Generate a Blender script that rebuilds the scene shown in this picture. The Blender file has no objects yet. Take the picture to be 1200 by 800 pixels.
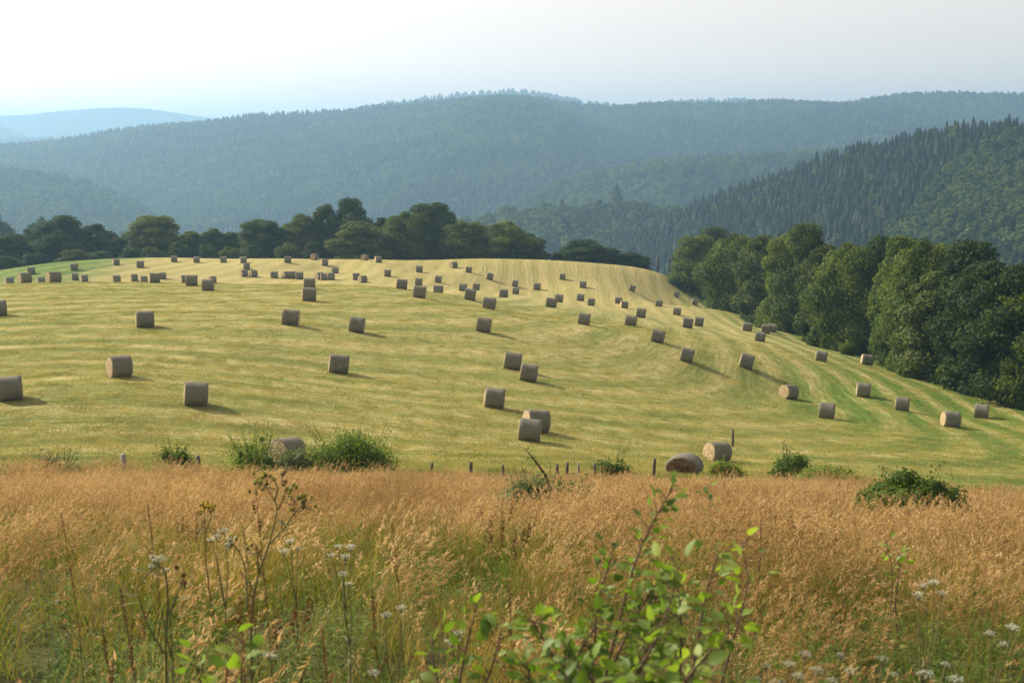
import bpy, bmesh, math, random
import numpy as np
from mathutils import Vector, Matrix

# ------------------------------------------------------------------ camera, sky, sun, exposure
sc = bpy.context.scene
F = 1500.0                       # focal length in photo pixels (1200 wide)
PITCH = math.atan(230 / F)
cam_d = bpy.data.cameras.new("camera")
cam = bpy.data.objects.new("camera", cam_d)
sc.collection.objects.link(cam)
cam.location = (0, 0, 0)
cam.rotation_euler = (math.pi / 2 - PITCH, 0, 0)
cam_d.sensor_width = 36
cam_d.lens = 36 * F / 1200
cam_d.clip_start = 0.1
cam_d.clip_end = 40000
cam_d.dof.use_dof = True
cam_d.dof.focus_distance = 60
cam_d.dof.aperture_fstop = 5.6
sc.camera = cam

SUN_EL = math.radians(33)
SUN_AZ = math.radians(-60)       # measured from +Y, clockwise positive
sun_vec = Vector((math.sin(SUN_AZ) * math.cos(SUN_EL), math.cos(SUN_AZ) * math.cos(SUN_EL), math.sin(SUN_EL)))
w = bpy.data.worlds.new("World"); sc.world = w; w.use_nodes = True
nt = w.node_tree
bg = nt.nodes["Background"]
sky = nt.nodes.new("ShaderNodeTexSky")
sky.sky_type = 'NISHITA'; sky.sun_disc = False
sky.sun_elevation = SUN_EL; sky.sun_rotation = SUN_AZ
sky.altitude = 300; sky.air_density = 1.0; sky.dust_density = 1.6; sky.ozone_density = 1.0
hs = nt.nodes.new("ShaderNodeHueSaturation"); hs.inputs["Saturation"].default_value = 0.26   # milky summer sky
nt.links.new(sky.outputs[0], hs.inputs["Color"]); wm = nt.nodes.new("ShaderNodeMix"); wm.data_type = 'RGBA'; wm.blend_type = 'MULTIPLY'; wm.inputs[0].default_value = 1
nt.links.new(hs.outputs[0], wm.inputs[6]); wm.inputs[7].default_value = (1.20, 1.0, .87, 1); nt.links.new(wm.outputs[2], bg.inputs[0]); bg.inputs[1].default_value = 0.13
sl = bpy.data.lights.new("sun", 'SUN'); sl.energy = 5.0; sl.angle = math.radians(0.5); sl.color = (1, 0.90, 0.72)
so = bpy.data.objects.new("sun", sl); sc.collection.objects.link(so)
so.rotation_euler = sun_vec.to_track_quat('Z', 'Y').to_euler()
sc.view_settings.view_transform = 'Standard'; sc.view_settings.look = 'None'
sc.view_settings.exposure = 0.56; sc.view_settings.gamma = 1
HAZE_DENSITY = 2.4e-4
sc.render.engine = 'CYCLES'
sc.cycles.use_denoising = True
sc.cycles.max_bounces = 6; sc.cycles.diffuse_bounces = 2; sc.cycles.glossy_bounces = 1
sc.cycles.transmission_bounces = 3; sc.cycles.transparent_max_bounces = 8; sc.cycles.volume_bounces = 1

R = random.Random(7)
rng = np.random.default_rng(11)
PI = math.pi

# ------------------------------------------------------------------ helpers
def px_dir(px, py):
    x = px - 600.0; u = 400.0 - py
    d = np.array([x, F * math.cos(PITCH) + u * math.sin(PITCH), -F * math.sin(PITCH) + u * math.cos(PITCH)])
    return d / d[1]

def mesh_np(name, V, faces, mats=(), mi=None, smooth=False):
    """V (N,3); faces: list of arrays, each (M,k)."""
    me = bpy.data.meshes.new(name)
    V = np.asarray(V, dtype=np.float32)
    me.vertices.add(len(V)); me.vertices.foreach_set("co", V.ravel())
    faces = [np.asarray(f, dtype=np.int32) for f in faces if len(f)]
    loops = np.concatenate([f.ravel() for f in faces])
    tot = np.concatenate([np.full(len(f), f.shape[1], dtype=np.int32) for f in faces])
    start = np.concatenate([[0], np.cumsum(tot)[:-1]]).astype(np.int32)
    me.loops.add(len(loops)); me.loops.foreach_set("vertex_index", loops)
    me.polygons.add(len(tot)); me.polygons.foreach_set("loop_start", start)
    me.polygons.foreach_set("loop_total", tot)
    for m in mats: me.materials.append(m)
    if mi is not None: me.polygons.foreach_set("material_index", np.asarray(mi, dtype=np.int32))
    if smooth: me.polygons.foreach_set("use_smooth", np.ones(len(tot), dtype=bool))
    me.update(calc_edges=True); me.validate()
    return me

def link(name, data, parent=None, loc=(0, 0, 0), rot=(0, 0, 0), scale=(1, 1, 1)):
    o = bpy.data.objects.new(name, data); sc.collection.objects.link(o)
    o.location = loc; o.rotation_euler = rot; o.scale = scale
    if parent is not None: o.parent = parent
    return o

def tag(o, label, cat, group=None, kind=None):
    if label: o["label"] = label
    if cat: o["category"] = cat
    if group: o["group"] = group
    if kind: o["kind"] = kind
    return o

class Geo:
    """collects tubes, cards and blobs, then becomes one mesh"""
    def __init__(s): s.v = []; s.f3 = []; s.f4 = []; s.m3 = []; s.m4 = []; s.n = 0
    def add(s, V, f3=(), f4=(), m=0):
        V = np.asarray(V, dtype=float).reshape(-1, 3)
        s.v.append(V)
        if len(f3): a = np.asarray(f3) + s.n; s.f3.append(a); s.m3.append(np.full(len(a), m))
        if len(f4): a = np.asarray(f4) + s.n; s.f4.append(a); s.m4.append(np.full(len(a), m))
        s.n += len(V)
    def tube(s, pts, rad, seg=6, m=0, cap=True):
        pts = np.asarray(pts, float); n = len(pts)
        rad = np.broadcast_to(np.asarray(rad, float), (n,))
        T = np.gradient(pts, axis=0); T /= np.linalg.norm(T, axis=1)[:, None] + 1e-9
        ref = np.array([0.3, 1, 0.1]) if abs(T[0][1]) < .8 else np.array([1, 0, 0.2])
        A = np.cross(T, ref); A /= np.linalg.norm(A, axis=1)[:, None]
        B = np.cross(T, A)
        th = np.arange(seg) * 2 * PI / seg
        V = pts[:, None] + rad[:, None, None] * (np.cos(th)[None, :, None] * A[:, None] + np.sin(th)[None, :, None] * B[:, None])
        V = V.reshape(-1, 3); f = []
        for i in range(n - 1):
            for k in range(seg):
                f.append((i * seg + k, i * seg + (k + 1) % seg, (i + 1) * seg + (k + 1) % seg, (i + 1) * seg + k))
        f3 = []
        if cap:
            V = np.vstack([V, pts[0], pts[-1]])
            for k in range(seg):
                f3.append((n * seg, (k + 1) % seg, k)); f3.append((n * seg + 1, (n - 1) * seg + k, (n - 1) * seg + (k + 1) % seg))
        s.add(V, f3, f, m)
    def cards(s, C, N, U, w, h, m=0):
        """leaf shaped cards: centres C, normals N, up-hints U, widths, heights (diamond)"""
        C = np.asarray(C); N = N / (np.linalg.norm(N, axis=1)[:, None] + 1e-9)
        S = np.cross(U, N); S /= np.linalg.norm(S, axis=1)[:, None] + 1e-9
        T = np.cross(N, S)
        w = np.broadcast_to(w, (len(C),))[:, None]; h = np.broadcast_to(h, (len(C),))[:, None]
        V = np.stack([C - T * h * .5, C + S * w * .5 - T * h * .08, C + T * h * .5, C - S * w * .5 - T * h * .08], 1).reshape(-1, 3)
        b = np.arange(len(C))[:, None] * 4
        s.add(V, f4=b + np.array([[0, 1, 2, 3]]), m=m)
    def blob(s, c, r, m=0, seed=0, rough=.12):
        bm = bmesh.new(); bmesh.ops.create_icosphere(bm, subdivisions=2, radius=1)
        V = np.array([v.co[:] for v in bm.verts]); f = [[v.index for v in q.verts] for q in bm.faces]; bm.free()
        g = np.random.default_rng(seed)
        V = V * (1 + g.uniform(-rough, rough, (len(V), 1)))
        s.add(V * np.asarray(r) + np.asarray(c), f3=f, m=m)
    def mesh(s, name, mats, smooth=False):
        fs = []; mi = []
        if s.f3: fs.append(np.vstack(s.f3)); mi.append(np.concatenate(s.m3))
        if s.f4: fs.append(np.vstack(s.f4)); mi.append(np.concatenate(s.m4))
        return mesh_np(name, np.vstack(s.v), fs, mats, np.concatenate(mi), smooth)

def rdir(n, g=rng):
    v = g.normal(size=(n, 3)); return v / np.linalg.norm(v, axis=1)[:, None]

# ------------------------------------------------------------------ materials
def new_mat(name):
    m = bpy.data.materials.new(name); m.use_nodes = True
    t = m.node_tree; t.nodes.clear()
    return m, t, t.nodes.new("ShaderNodeOutputMaterial")
def nd(t, kind, **kw):
    n = t.nodes.new(kind)
    for k, v in kw.items(): setattr(n, k, v)
    return n
def ramp(t, stops, fac=None):
    r = t.nodes.new("ShaderNodeValToRGB"); e = r.color_ramp.elements
    while len(e) < len(stops): e.new(.5)
    for i, (p, c) in enumerate(stops): e[i].position = p; e[i].color = (*c, 1)
    if fac is not None: t.links.new(fac, r.inputs[0])
    return r
def noise(t, scale, vec=None, detail=4, rough=.55):
    n = nd(t, "ShaderNodeTexNoise"); n.inputs["Scale"].default_value = scale
    n.inputs["Detail"].default_value = detail; n.inputs["Roughness"].default_value = rough
    if vec is not None: t.links.new(vec, n.inputs["Vector"])
    return n
def mixc(t, f, a, b, blend='MIX'):
    m = nd(t, "ShaderNodeMix", data_type='RGBA', blend_type=blend)
    for s, v in ((m.inputs[0], f), (m.inputs[6], a), (m.inputs[7], b)):
        if isinstance(v, bpy.types.NodeSocket): t.links.new(v, s)
        else: s.default_value = v if isinstance(v, (int, float)) else (*v, 1)
    return m.outputs[2]
def mth(t, op, a, b=0.0, c=None, clamp=False):
    m = nd(t, "ShaderNodeMath", operation=op, use_clamp=clamp)
    for i, v in enumerate((a, b, c)):
        if v is None: continue
        if isinstance(v, bpy.types.NodeSocket): t.links.new(v, m.inputs[i])
        else: m.inputs[i].default_value = v
    return m.outputs[0]

def leaf_mat(name, dark, mid, light, trans=.35, patch=0.35, rough=.6, spec=.10, tcol=None, isl=True):
    """foliage: each leaf or clump has its own tone, plus drifting patches; translucent"""
    m, t, out = new_mat(name)
    geo = nd(t, "ShaderNodeNewGeometry"); oi = nd(t, "ShaderNodeObjectInfo")
    n = noise(t, patch, geo.outputs["Position"], 3)
    a = mth(t, 'MULTIPLY', geo.outputs["Random Per Island"] if isl else oi.outputs["Random"], .42)
    b = mth(t, 'ADD', mth(t, 'MULTIPLY_ADD', n.outputs[0], 1.1, -.275), a)
    c = mth(t, 'MULTIPLY_ADD', oi.outputs["Random"], .3, b)
    r = ramp(t, [(.28, dark), (.6, mid), (.95, light)], c)
    p = nd(t, "ShaderNodeBsdfPrincipled"); t.links.new(r.outputs[0], p.inputs["Base Color"])
    p.inputs["Roughness"].default_value = rough; p.inputs["Specular IOR Level"].default_value = spec
    tr = nd(t, "ShaderNodeBsdfTranslucent")
    tc = mixc(t, 1.0, r.outputs[0], tcol or (1.5, 1.6, .8), 'MULTIPLY')
    t.links.new(tc, tr.inputs[0])
    mx = nd(t, "ShaderNodeMixShader"); mx.inputs[0].default_value = trans
    t.links.new(p.outputs[0], mx.inputs[1]); t.links.new(tr.outputs[0], mx.inputs[2])
    t.links.new(mx.outputs[0], out.inputs[0])
    return m

def plain_mat(name, c1, c2, scale=8, rough=.85, bump=.3, stretch=None, spec=.2):
    m, t, out = new_mat(name)
    tc = nd(t, "ShaderNodeTexCoord"); vec = tc.outputs["Object"]
    if stretch:
        mp = nd(t, "ShaderNodeMapping"); mp.inputs["Scale"].default_value = stretch
        t.links.new(vec, mp.inputs[0]); vec = mp.outputs[0]
    n = noise(t, scale, vec, 5, .65)
    r = ramp(t, [(.3, c1), (.72, c2)], n.outputs[0])
    p = nd(t, "ShaderNodeBsdfPrincipled"); t.links.new(r.outputs[0], p.inputs["Base Color"])
    p.inputs["Roughness"].default_value = rough; p.inputs["Specular IOR Level"].default_value = spec
    b = nd(t, "ShaderNodeBump"); b.inputs["Strength"].default_value = bump; b.inputs["Distance"].default_value = .02
    t.links.new(n.outputs[0], b.inputs["Height"]); t.links.new(b.outputs[0], p.inputs["Normal"])
    t.links.new(p.outputs[0], out.inputs[0])
    return m

M_bark = plain_mat("bark", (.05, .04, .03), (.14, .11, .08), 6, stretch=(3, 3, .6))
M_post = plain_mat("weathered_post", (.07, .055, .04), (.2, .17, .13), 12, stretch=(4, 4, .5))
M_postpale = plain_mat("pale_post", (.2, .18, .15), (.42, .39, .33), 12, stretch=(4, 4, .5))
M_wire = plain_mat("rusty_wire", (.12, .09, .07), (.22, .19, .17), 30)
M_leaf = leaf_mat("oak_foliage", (.030, .054, .012), (.070, .108, .021), (.15, .185, .038), .40)
M_leafdk = leaf_mat("dark_foliage", (.016, .036, .012), (.038, .068, .019), (.085, .118, .030), .36)
M_leafyl = leaf_mat("pale_foliage", (.035, .055, .014), (.075, .105, .026), (.140, .165, .045), .34)
M_forest = leaf_mat("forest_foliage", (.020, .042, .014), (.062, .104, .026), (.16, .20, .045), .3, patch=.012)
M_conif = leaf_mat("conifer_needles", (.008, .019, .012), (.015, .030, .016), (.028, .046, .022), .10, patch=.02)

def bale_mats():
    m, t, out = new_mat("bale_side")      # wrapped, weathered flank of a bale
    tc = nd(t, "ShaderNodeTexCoord"); mp = nd(t, "ShaderNodeMapping"); mp.inputs["Scale"].default_value = (14, 1.6, 1.6)
    t.links.new(tc.outputs["Object"], mp.inputs[0])
    n1 = noise(t, 2.2, mp.outputs[0], 5, .7); n2 = noise(t, 3.0, tc.outputs["Object"], 4, .6)
    f = mth(t, 'MULTIPLY_ADD', n1.outputs[0], .6, mth(t, 'MULTIPLY', n2.outputs[0], .4))
    oi = nd(t, "ShaderNodeObjectInfo")
    r = ramp(t, [(.34, (.095, .088, .064)), (.52, (.17, .16, .12)), (.7, (.27, .25, .18))], f)
    c = mixc(t, mth(t, 'MULTIPLY', oi.outputs["Random"], .6), r.outputs[0], (.18, .172, .125))
    p = nd(t, "ShaderNodeBsdfPrincipled"); t.links.new(c, p.inputs["Base Color"])
    p.inputs["Roughness"].default_value = .8; p.inputs["Specular IOR Level"].default_value = .25
    b = nd(t, "ShaderNodeBump"); b.inputs["Strength"].default_value = .8; b.inputs["Distance"].default_value = .04
    t.links.new(f, b.inputs["Height"]); t.links.new(b.outputs[0], p.inputs["Normal"]); t.links.new(p.outputs[0], out.inputs[0])
    m2, t, out = new_mat("bale_end")      # rolled end: rings of straw
    tc = nd(t, "ShaderNodeTexCoord"); sp = nd(t, "ShaderNodeSeparateXYZ"); t.links.new(tc.outputs["Object"], sp.inputs[0])
    rr = mth(t, 'SQRT', mth(t, 'ADD', mth(t, 'MULTIPLY', sp.outputs[1], sp.outputs[1]), mth(t, 'MULTIPLY', sp.outputs[2], sp.outputs[2])))
    n = noise(t, 7, tc.outputs["Object"], 5, .7)
    ring = mth(t, 'SINE', mth(t, 'MULTIPLY_ADD', rr, 62, mth(t, 'MULTIPLY', n.outputs[0], 9)))
    f = mth(t, 'MULTIPLY_ADD', ring, .16, n.outputs[0])
    r = ramp(t, [(.28, (.24, .17, .085)), (.55, (.42, .31, .16)), (.8, (.56, .45, .26))], f)
    p = nd(t, "ShaderNodeBsdfPrincipled"); t.links.new(r.outputs[0], p.inputs["Base Color"]); p.inputs["Roughness"].default_value = .9
    b = nd(t, "ShaderNodeBump"); b.inputs["Strength"].default_value = .9; b.inputs["Distance"].default_value = .05
    t.links.new(f, b.inputs["Height"]); t.links.new(b.outputs[0], p.inputs["Normal"]); t.links.new(p.outputs[0], out.inputs[0])
    return m, m2
M_bside, M_bend = bale_mats()

# ------------------------------------------------------------------ terrain of the near slope (control points measured from the photo)
CT = []   # (px, py, D)
H125 = [(169.6,384,21),(140,442.7,28),(229,475,30.5),(30,332,14),(63,331.5,14),(181,331.4,13.8),(224,335,14),(244,341,15),
(362,353,16.5),(340,381,20),(417,389.5,19.5),(396,437.5,23.5),(470,339,14),(490,349,15),(550,351.5,13.7),(572,362.5,14),(566,389,17.8),
(600,432.5,21),(618,447,22),(578,478.5,26),(619,516.5,30),(626,507,28.5),(590,348.5,11),(604,344.5,9),(629,339.5,8),(542,341,9.5),
(557,340,8.5),(573,327.5,8),(549,319.5,8),(532,314,7.7),(491,319,7.8),(490,334.5,9),(454,324,8.5),(645,360,12),(654,354,10),
(680,352.5,8.7),(692,358,9),(683,380.5,15.5),(659,327.5,7.7),(683,337,8),(740,341,7.8),(724,355.5,8.5),(730,361,9),
(772,359,7.8),(792,348,7.4),(813,357,7.5),(750,372,11.5),(738,382,13.5),(792,369,9),(770,401,16),(805,384,12),(818,382,11.2),
(803,424,16.8),(873,431,16.5),(875,388,10),(890,400,12.5),(897,390.5,11),(961,423.5,14),(1017,426,13),(923,467,17),
(968,490.5,19.5),(1011,465,17),(1056,481.5,18.5),(1113,500.5,19),(1149,490,17.5),(204,307,7.8),(262,307.5,7.8),(337,308,8),(443,307.5,7.9),(393,320.5,8)]
for px, py, h in H125: CT.append((px, py, 1.25 * F / h, .35))
for px, py, D in [(-40,472,60),(-150,480,62),(0,319,225),(40,311,232),(80,306,238),(130,303.5,242),(200,302.5,245),(300,303,247),(450,304.5,249),
    (560,304.5,251),(640,306,255),(700,310,259),(750,316,263),(790,327,264),(-120,340,215),(-300,380,190),
    (800,343,262),(850,363,225),(900,384,184),(950,403,166),(1000,418,152),(1050,435,139),(1100,449,128),(1150,463,119),(1200,477,110),(1300,505,98),(1450,540,85),
    (1200,520,88),(1200,560,66),(1050,545,66),(900,525,70),(1300,600,60),(700,530,62),(350,538,54),(100,520,54),(-100,530,54)]:
    CT.append((px, py, D, .35))
pts = []
for px, py, D, lam in CT:
    d = px_dir(px, py) * D; pts.append((d[0], d[1], d[2], lam))
def bankz(x, y): return -1.65 - .222 * y - .00012 * y * y
for y in (-40, -15, 0, 5, 10, 16, 23, 30, 37, 43):
    for x in (-60, -30, -12, 0, 12, 30, 60): pts.append((x, y, bankz(x, y) - max(0, x) * .045 * max(0, y) / 45, .02))
for x in (-60, -30, -14, 0, 14): pts.append((x, 49, -12.55 - max(0, x) * .05, .05))
# dip behind the near brow on the west side, hidden ground beyond the far brow and east of the hedge
for x in (-75, -58, -40, -25): pts += [(x, 178, -21.3, .3), (x * 1.1, 208, -22.8, .3)]
for px, D in ((-100, 255), (80, 285), (200, 290), (330, 292), (450, 294), (560, 296), (640, 300), (700, 303), (750, 306), (820, 300)):
    x = (px - 600) / F * D; pts += [(x, D, -31, .3), (x * 1.1, D + 55, -54, .6)]
for px, py, D in [(40,311,246),(130,303.5,256),(300,303,261),(450,304.5,263),(600,305,268),(700,310,274),(770,320,278),(830,350,290),(900,380,240),(900,388,285)]:
    d = px_dir(px, py + 3) * D; pts.append((d[0], d[1], d[2], .1))
for px, D in ((900, 200), (1000, 165), (1100, 140), (1200, 120), (1350, 100)):
    x = (px - 600) / F * D; z = px_dir(px, 384 + (px - 900) * .31)[2] * D
    pts += [(x + 14, D + 8, z - 4, .4), (x + 60, D + 40, z - 24, .8), (x + 110, D + 60, z - 45, 1)]
pts += [(-200, 60, -9, 1), (-200, 160, -18, 1), (-200, 240, -32, 1), (200, 40, -40, 2), (-120, 100, -12, 1), (90, 30, -12, 1)]
P_ = np.array(pts)
def tps(r2): return np.where(r2 > 0, r2 * np.log(np.maximum(r2, 1e-12)) * .5, 0)
XY = P_[:, :2] / 100; n = len(P_)
K = tps(((XY[:, None] - XY[None]) ** 2).sum(-1)) + np.diag(P_[:, 3] * .004)
A = np.zeros((n + 3, n + 3)); A[:n, :n] = K; A[:n, n] = 1; A[:n, n + 1:] = XY; A[n, :n] = 1; A[n + 1:, :n] = XY.T
W_ = np.linalg.solve(A, np.concatenate([P_[:, 2], [0, 0, 0]]))
GX = np.arange(-240, 241, 2.0); GY = np.arange(-40, 401, 2.0)
gx, gy = np.meshgrid(GX, GY)
Q = np.stack([gx.ravel(), gy.ravel()], 1) / 100
Z = np.concatenate([tps(((q[:, None] - XY[None]) ** 2).sum(-1)) @ W_[:n] + W_[n] + q @ W_[n + 1:] for q in np.array_split(Q, 40)])
Z = Z.reshape(gx.shape)
out = np.maximum(np.maximum(-170 - gx, gx - 150), 0); outy = np.maximum(gy - 330, 0)
Z = Z - (out ** 2) * .012 - (outy ** 2) * .014
Z = np.maximum(Z, -114.5)
def ground(x, y):
    fx = np.clip((np.asarray(x, float) + 240) / 2, 0, len(GX) - 1.001); fy = np.clip((np.asarray(y, float) + 40) / 2, 0, len(GY) - 1.001)
    i = fx.astype(int); j = fy.astype(int); a = fx - i; b = fy - j
    return (Z[j, i] * (1 - a) + Z[j, i + 1] * a) * (1 - b) + (Z[j + 1, i] * (1 - a) + Z[j + 1, i + 1] * a) * b
def gnormal(x, y):
    e = 2.0
    return Vector((-(ground(x + e, y) - ground(x - e, y)) / (2 * e), -(ground(x, y + e) - ground(x, y - e)) / (2 * e), 1)).normalized()
def hits(px, py, d0=2, d1=330):
    D = np.arange(d0, d1, .25); d = px_dir(px, py)
    s = d[2] * D - ground(d[0] * D, D)
    k = np.where((s[:-1] > 0) & (s[1:] <= 0))[0]
    return D[k], d
def place(px, py, Dwant=None):
    """ground point seen at a photo pixel (nearest to the wanted distance)"""
    D, d = hits(px, py)
    if len(D):
        q = D[np.argmin(abs(D - Dwant))] if Dwant else D[0]
        if Dwant is None or abs(q / Dwant - 1) < .22: return float(d[0] * q), float(q)
    q = Dwant or 60
    return float(d[0] * q), float(q)

# ------------------------------------------------------------------ ground meshes and materials
def geo_xyz(t):
    g = nd(t, "ShaderNodeNewGeometry"); s = nd(t, "ShaderNodeSeparateXYZ"); t.links.new(g.outputs["Position"], s.inputs[0])
    return g.outputs["Position"], s.outputs[0], s.outputs[1], s.outputs[2]
def field_mat():
    m, t, out = new_mat("mown_hay_field")
    P, x, y, z = geo_xyz(t)
    wob = noise(t, .022, P, 1)
    wv = mth(t, 'MULTIPLY', mth(t, 'SUBTRACT', wob.outputs[0], .5), 4)
    a = mth(t, 'MAXIMUM', mth(t, 'SUBTRACT', mth(t, 'MULTIPLY_ADD', x, -.10, y), 44), 1)      # distance from the bank
    b = mth(t, 'MAXIMUM', mth(t, 'MULTIPLY_ADD', x, -1.2, 62), 1)                               # distance from the hedge
    ia = mth(t, 'POWER', a, -1.7); ib = mth(t, 'POWER', b, -1.7)
    v = mth(t, 'ADD', mth(t, 'POWER', mth(t, 'ADD', ia, ib), -1 / 1.7), wv)                     # rounds the corner like the mower did
    u = mth(t, 'ADD', x, y)
    def streak(fv, fu, off):
        c = nd(t, "ShaderNodeCombineXYZ"); t.links.new(mth(t, 'MULTIPLY', v, fv), c.inputs[0])
        t.links.new(mth(t, 'MULTIPLY', u, fu), c.inputs[1]); c.inputs[2].default_value = off
        return noise(t, 1, c.outputs[0], 4, .6).outputs[0]
    s1 = streak(2.4, .16, 0); s2 = streak(.55, .03, 5); fine = noise(t, 3.2, P, 5, .7).outputs[0]; big = noise(t, .035, P, 3).outputs[0]
    mid = noise(t, .6, P, 4, .6).outputs[0]
    sw = mth(t, 'SINE', mth(t, 'MULTIPLY', v, 2 * PI / 3.1))                                    # swaths about three metres apart
    f = mth(t, 'MULTIPLY_ADD', s1, .60, mth(t, 'MULTIPLY', s2, .45))
    f = mth(t, 'MULTIPLY_ADD', fine, .60, f); f = mth(t, 'MULTIPLY_ADD', mid, .16, f); f = mth(t, 'MULTIPLY_ADD', big, .22, f)
    f = mth(t, 'MULTIPLY_ADD', sw, mth(t, 'MULTIPLY_ADD', mth(t, 'LESS_THAN', b, -1), 0, .085), f)
    f = mth(t, 'SUBTRACT', f, .52)
    straw = ramp(t, [(.28, (.145, .185, .045)), (.42, (.25, .265, .075)), (.55, (.36, .335, .115)), (.75, (.53, .44, .21))], f)
    green = ramp(t, [(.3, (.05, .12, .016)), (.48, (.10, .19, .025)), (.74, (.30, .30, .08))], f)
    # greener where the cut is fresh: the low corner by the hedge, the far western end, the strip along the fence
    def sstep(val, e0, e1):
        mr = nd(t, "ShaderNodeMapRange", interpolation_type='SMOOTHSTEP'); t.links.new(val, mr.inputs[0])
        mr.inputs[1].default_value = e0; mr.inputs[2].default_value = e1; return mr.outputs[0]
    n2 = mth(t, 'MULTIPLY', mth(t, 'SUBTRACT', mid, .5), 14)
    g1 = mth(t, 'MULTIPLY', sstep(mth(t, 'ADD', x, n2), 10, 30), sstep(mth(t, 'MULTIPLY_ADD', x, -1.5, y), 100, 62))
    g2 = mth(t, 'MULTIPLY', sstep(mth(t, 'ADD', x, n2), -66, -78), sstep(mth(t, 'ADD', y, n2), 200, 218))
    g3 = sstep(mth(t, 'ADD', b, n2), 27, 13)
    g4 = mth(t, 'MULTIPLY', sstep(mth(t, 'MULTIPLY_ADD', n2, .3, y), 53.5, 50), .75)
    g = mth(t, 'MAXIMUM', mth(t, 'MAXIMUM', g1, g2), mth(t, 'MAXIMUM', mth(t, 'MULTIPLY', g3, .8), g4))
    g = mth(t, 'MULTIPLY', g, .97)
    far = mth(t, 'MULTIPLY', sstep(y, 120, 225), .45)
    c0 = mixc(t, far, straw.outputs[0], (.46, .36, .14))
    g = mth(t, 'MAXIMUM', mth(t, 'MULTIPLY', g, sstep(mth(t, 'MULTIPLY_ADD', sw, .26, s1), 1.1, .3)), mth(t, 'MULTIPLY', g2, .9))
    c = mixc(t, g, c0, green.outputs[0])
    p = nd(t, "ShaderNodeBsdfPrincipled"); t.links.new(c, p.inputs["Base Color"]); p.inputs["Roughness"].default_value = .9
    p.inputs["Specular IOR Level"].default_value = .1
    bp = nd(t, "ShaderNodeBump"); bp.inputs["Strength"].default_value = .9; bp.inputs["Distance"].default_value = .22
    t.links.new(mth(t, 'MULTIPLY_ADD', sw, .05, mth(t, 'ADD', fine, s1)), bp.inputs["Height"]); t.links.new(bp.outputs[0], p.inputs["Normal"])
    t.links.new(p.outputs[0], out.inputs[0]); return m
def soil_mat(name, stops, scale=1.2):
    m, t, out = new_mat(name); P, x, y, z = geo_xyz(t)
    n = noise(t, scale, P, 6, .7); r = ramp(t, stops, n.outputs[0])
    p = nd(t, "ShaderNodeBsdfPrincipled"); t.links.new(r.outputs[0], p.inputs["Base Color"]); p.inputs["Roughness"].default_value = .95
    p.inputs["Specular IOR Level"].default_value = .05
    t.links.new(p.outputs[0], out.inputs[0]); return m
M_field = field_mat()
M_bank = soil_mat("bank_thatch", [(.35, (.04, .04, .015)), (.55, (.08, .07, .028)), (.75, (.14, .11, .05))])
M_under = soil_mat("woodland_floor", [(.3, (.03, .05, .015)), (.6, (.06, .08, .025)), (.8, (.10, .11, .04))], .4)
M_hill = soil_mat("wooded_hill_ground", [(.3, (.02, .035, .015)), (.6, (.035, .055, .02)), (.8, (.06, .08, .03))], .02)

ny, nx = gx.shape
V_all = np.stack([gx.ravel(), gy.ravel(), Z.ravel()], 1)
I = np.arange(ny * nx).reshape(ny, nx)
quads = np.stack([I[:-1, :-1], I[:-1, 1:], I[1:, 1:], I[1:, :-1]], -1).reshape(-1, 4)
qc = V_all[quads].mean(1)
EDGE_Y = np.array([40, 66, 98, 110, 119, 128, 139, 152, 166, 184, 225, 262, 275]); EDGE_X = np.array([48, 47, 46.5, 45, 44, 43, 42, 41, 39.5, 37.5, 38, 36, 34])
xe = np.interp(qc[:, 1], EDGE_Y, EDGE_X) + 5
bank = qc[:, 1] < 46
field = (~bank) & (qc[:, 1] < 272) & (qc[:, 0] < xe) & (qc[:, 0] > -150)
for nm, sel, mt, lab in (("grass_bank", bank, M_bank, None), ("hay_field", field, M_field, None), ("woodland_floor", ~(bank | field), M_under, None)):
    q = quads[sel]; u_, inv = np.unique(q, return_inverse=True)
    o = link(nm, mesh_np(nm, V_all[u_], [inv.reshape(-1, 4)], [mt], smooth=True)); tag(o, None, None, kind="structure")

FLOOR = -115.0
bm = bmesh.new(); bmesh.ops.create_grid(bm, x_segments=40, y_segments=40, size=12000); me = bpy.data.meshes.new("valley_floor"); bm.to_mesh(me); bm.free()
me.materials.append(M_hill); tag(link("valley_floor", me, loc=(0, 0, FLOOR)), None, None, kind="structure")

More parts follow.
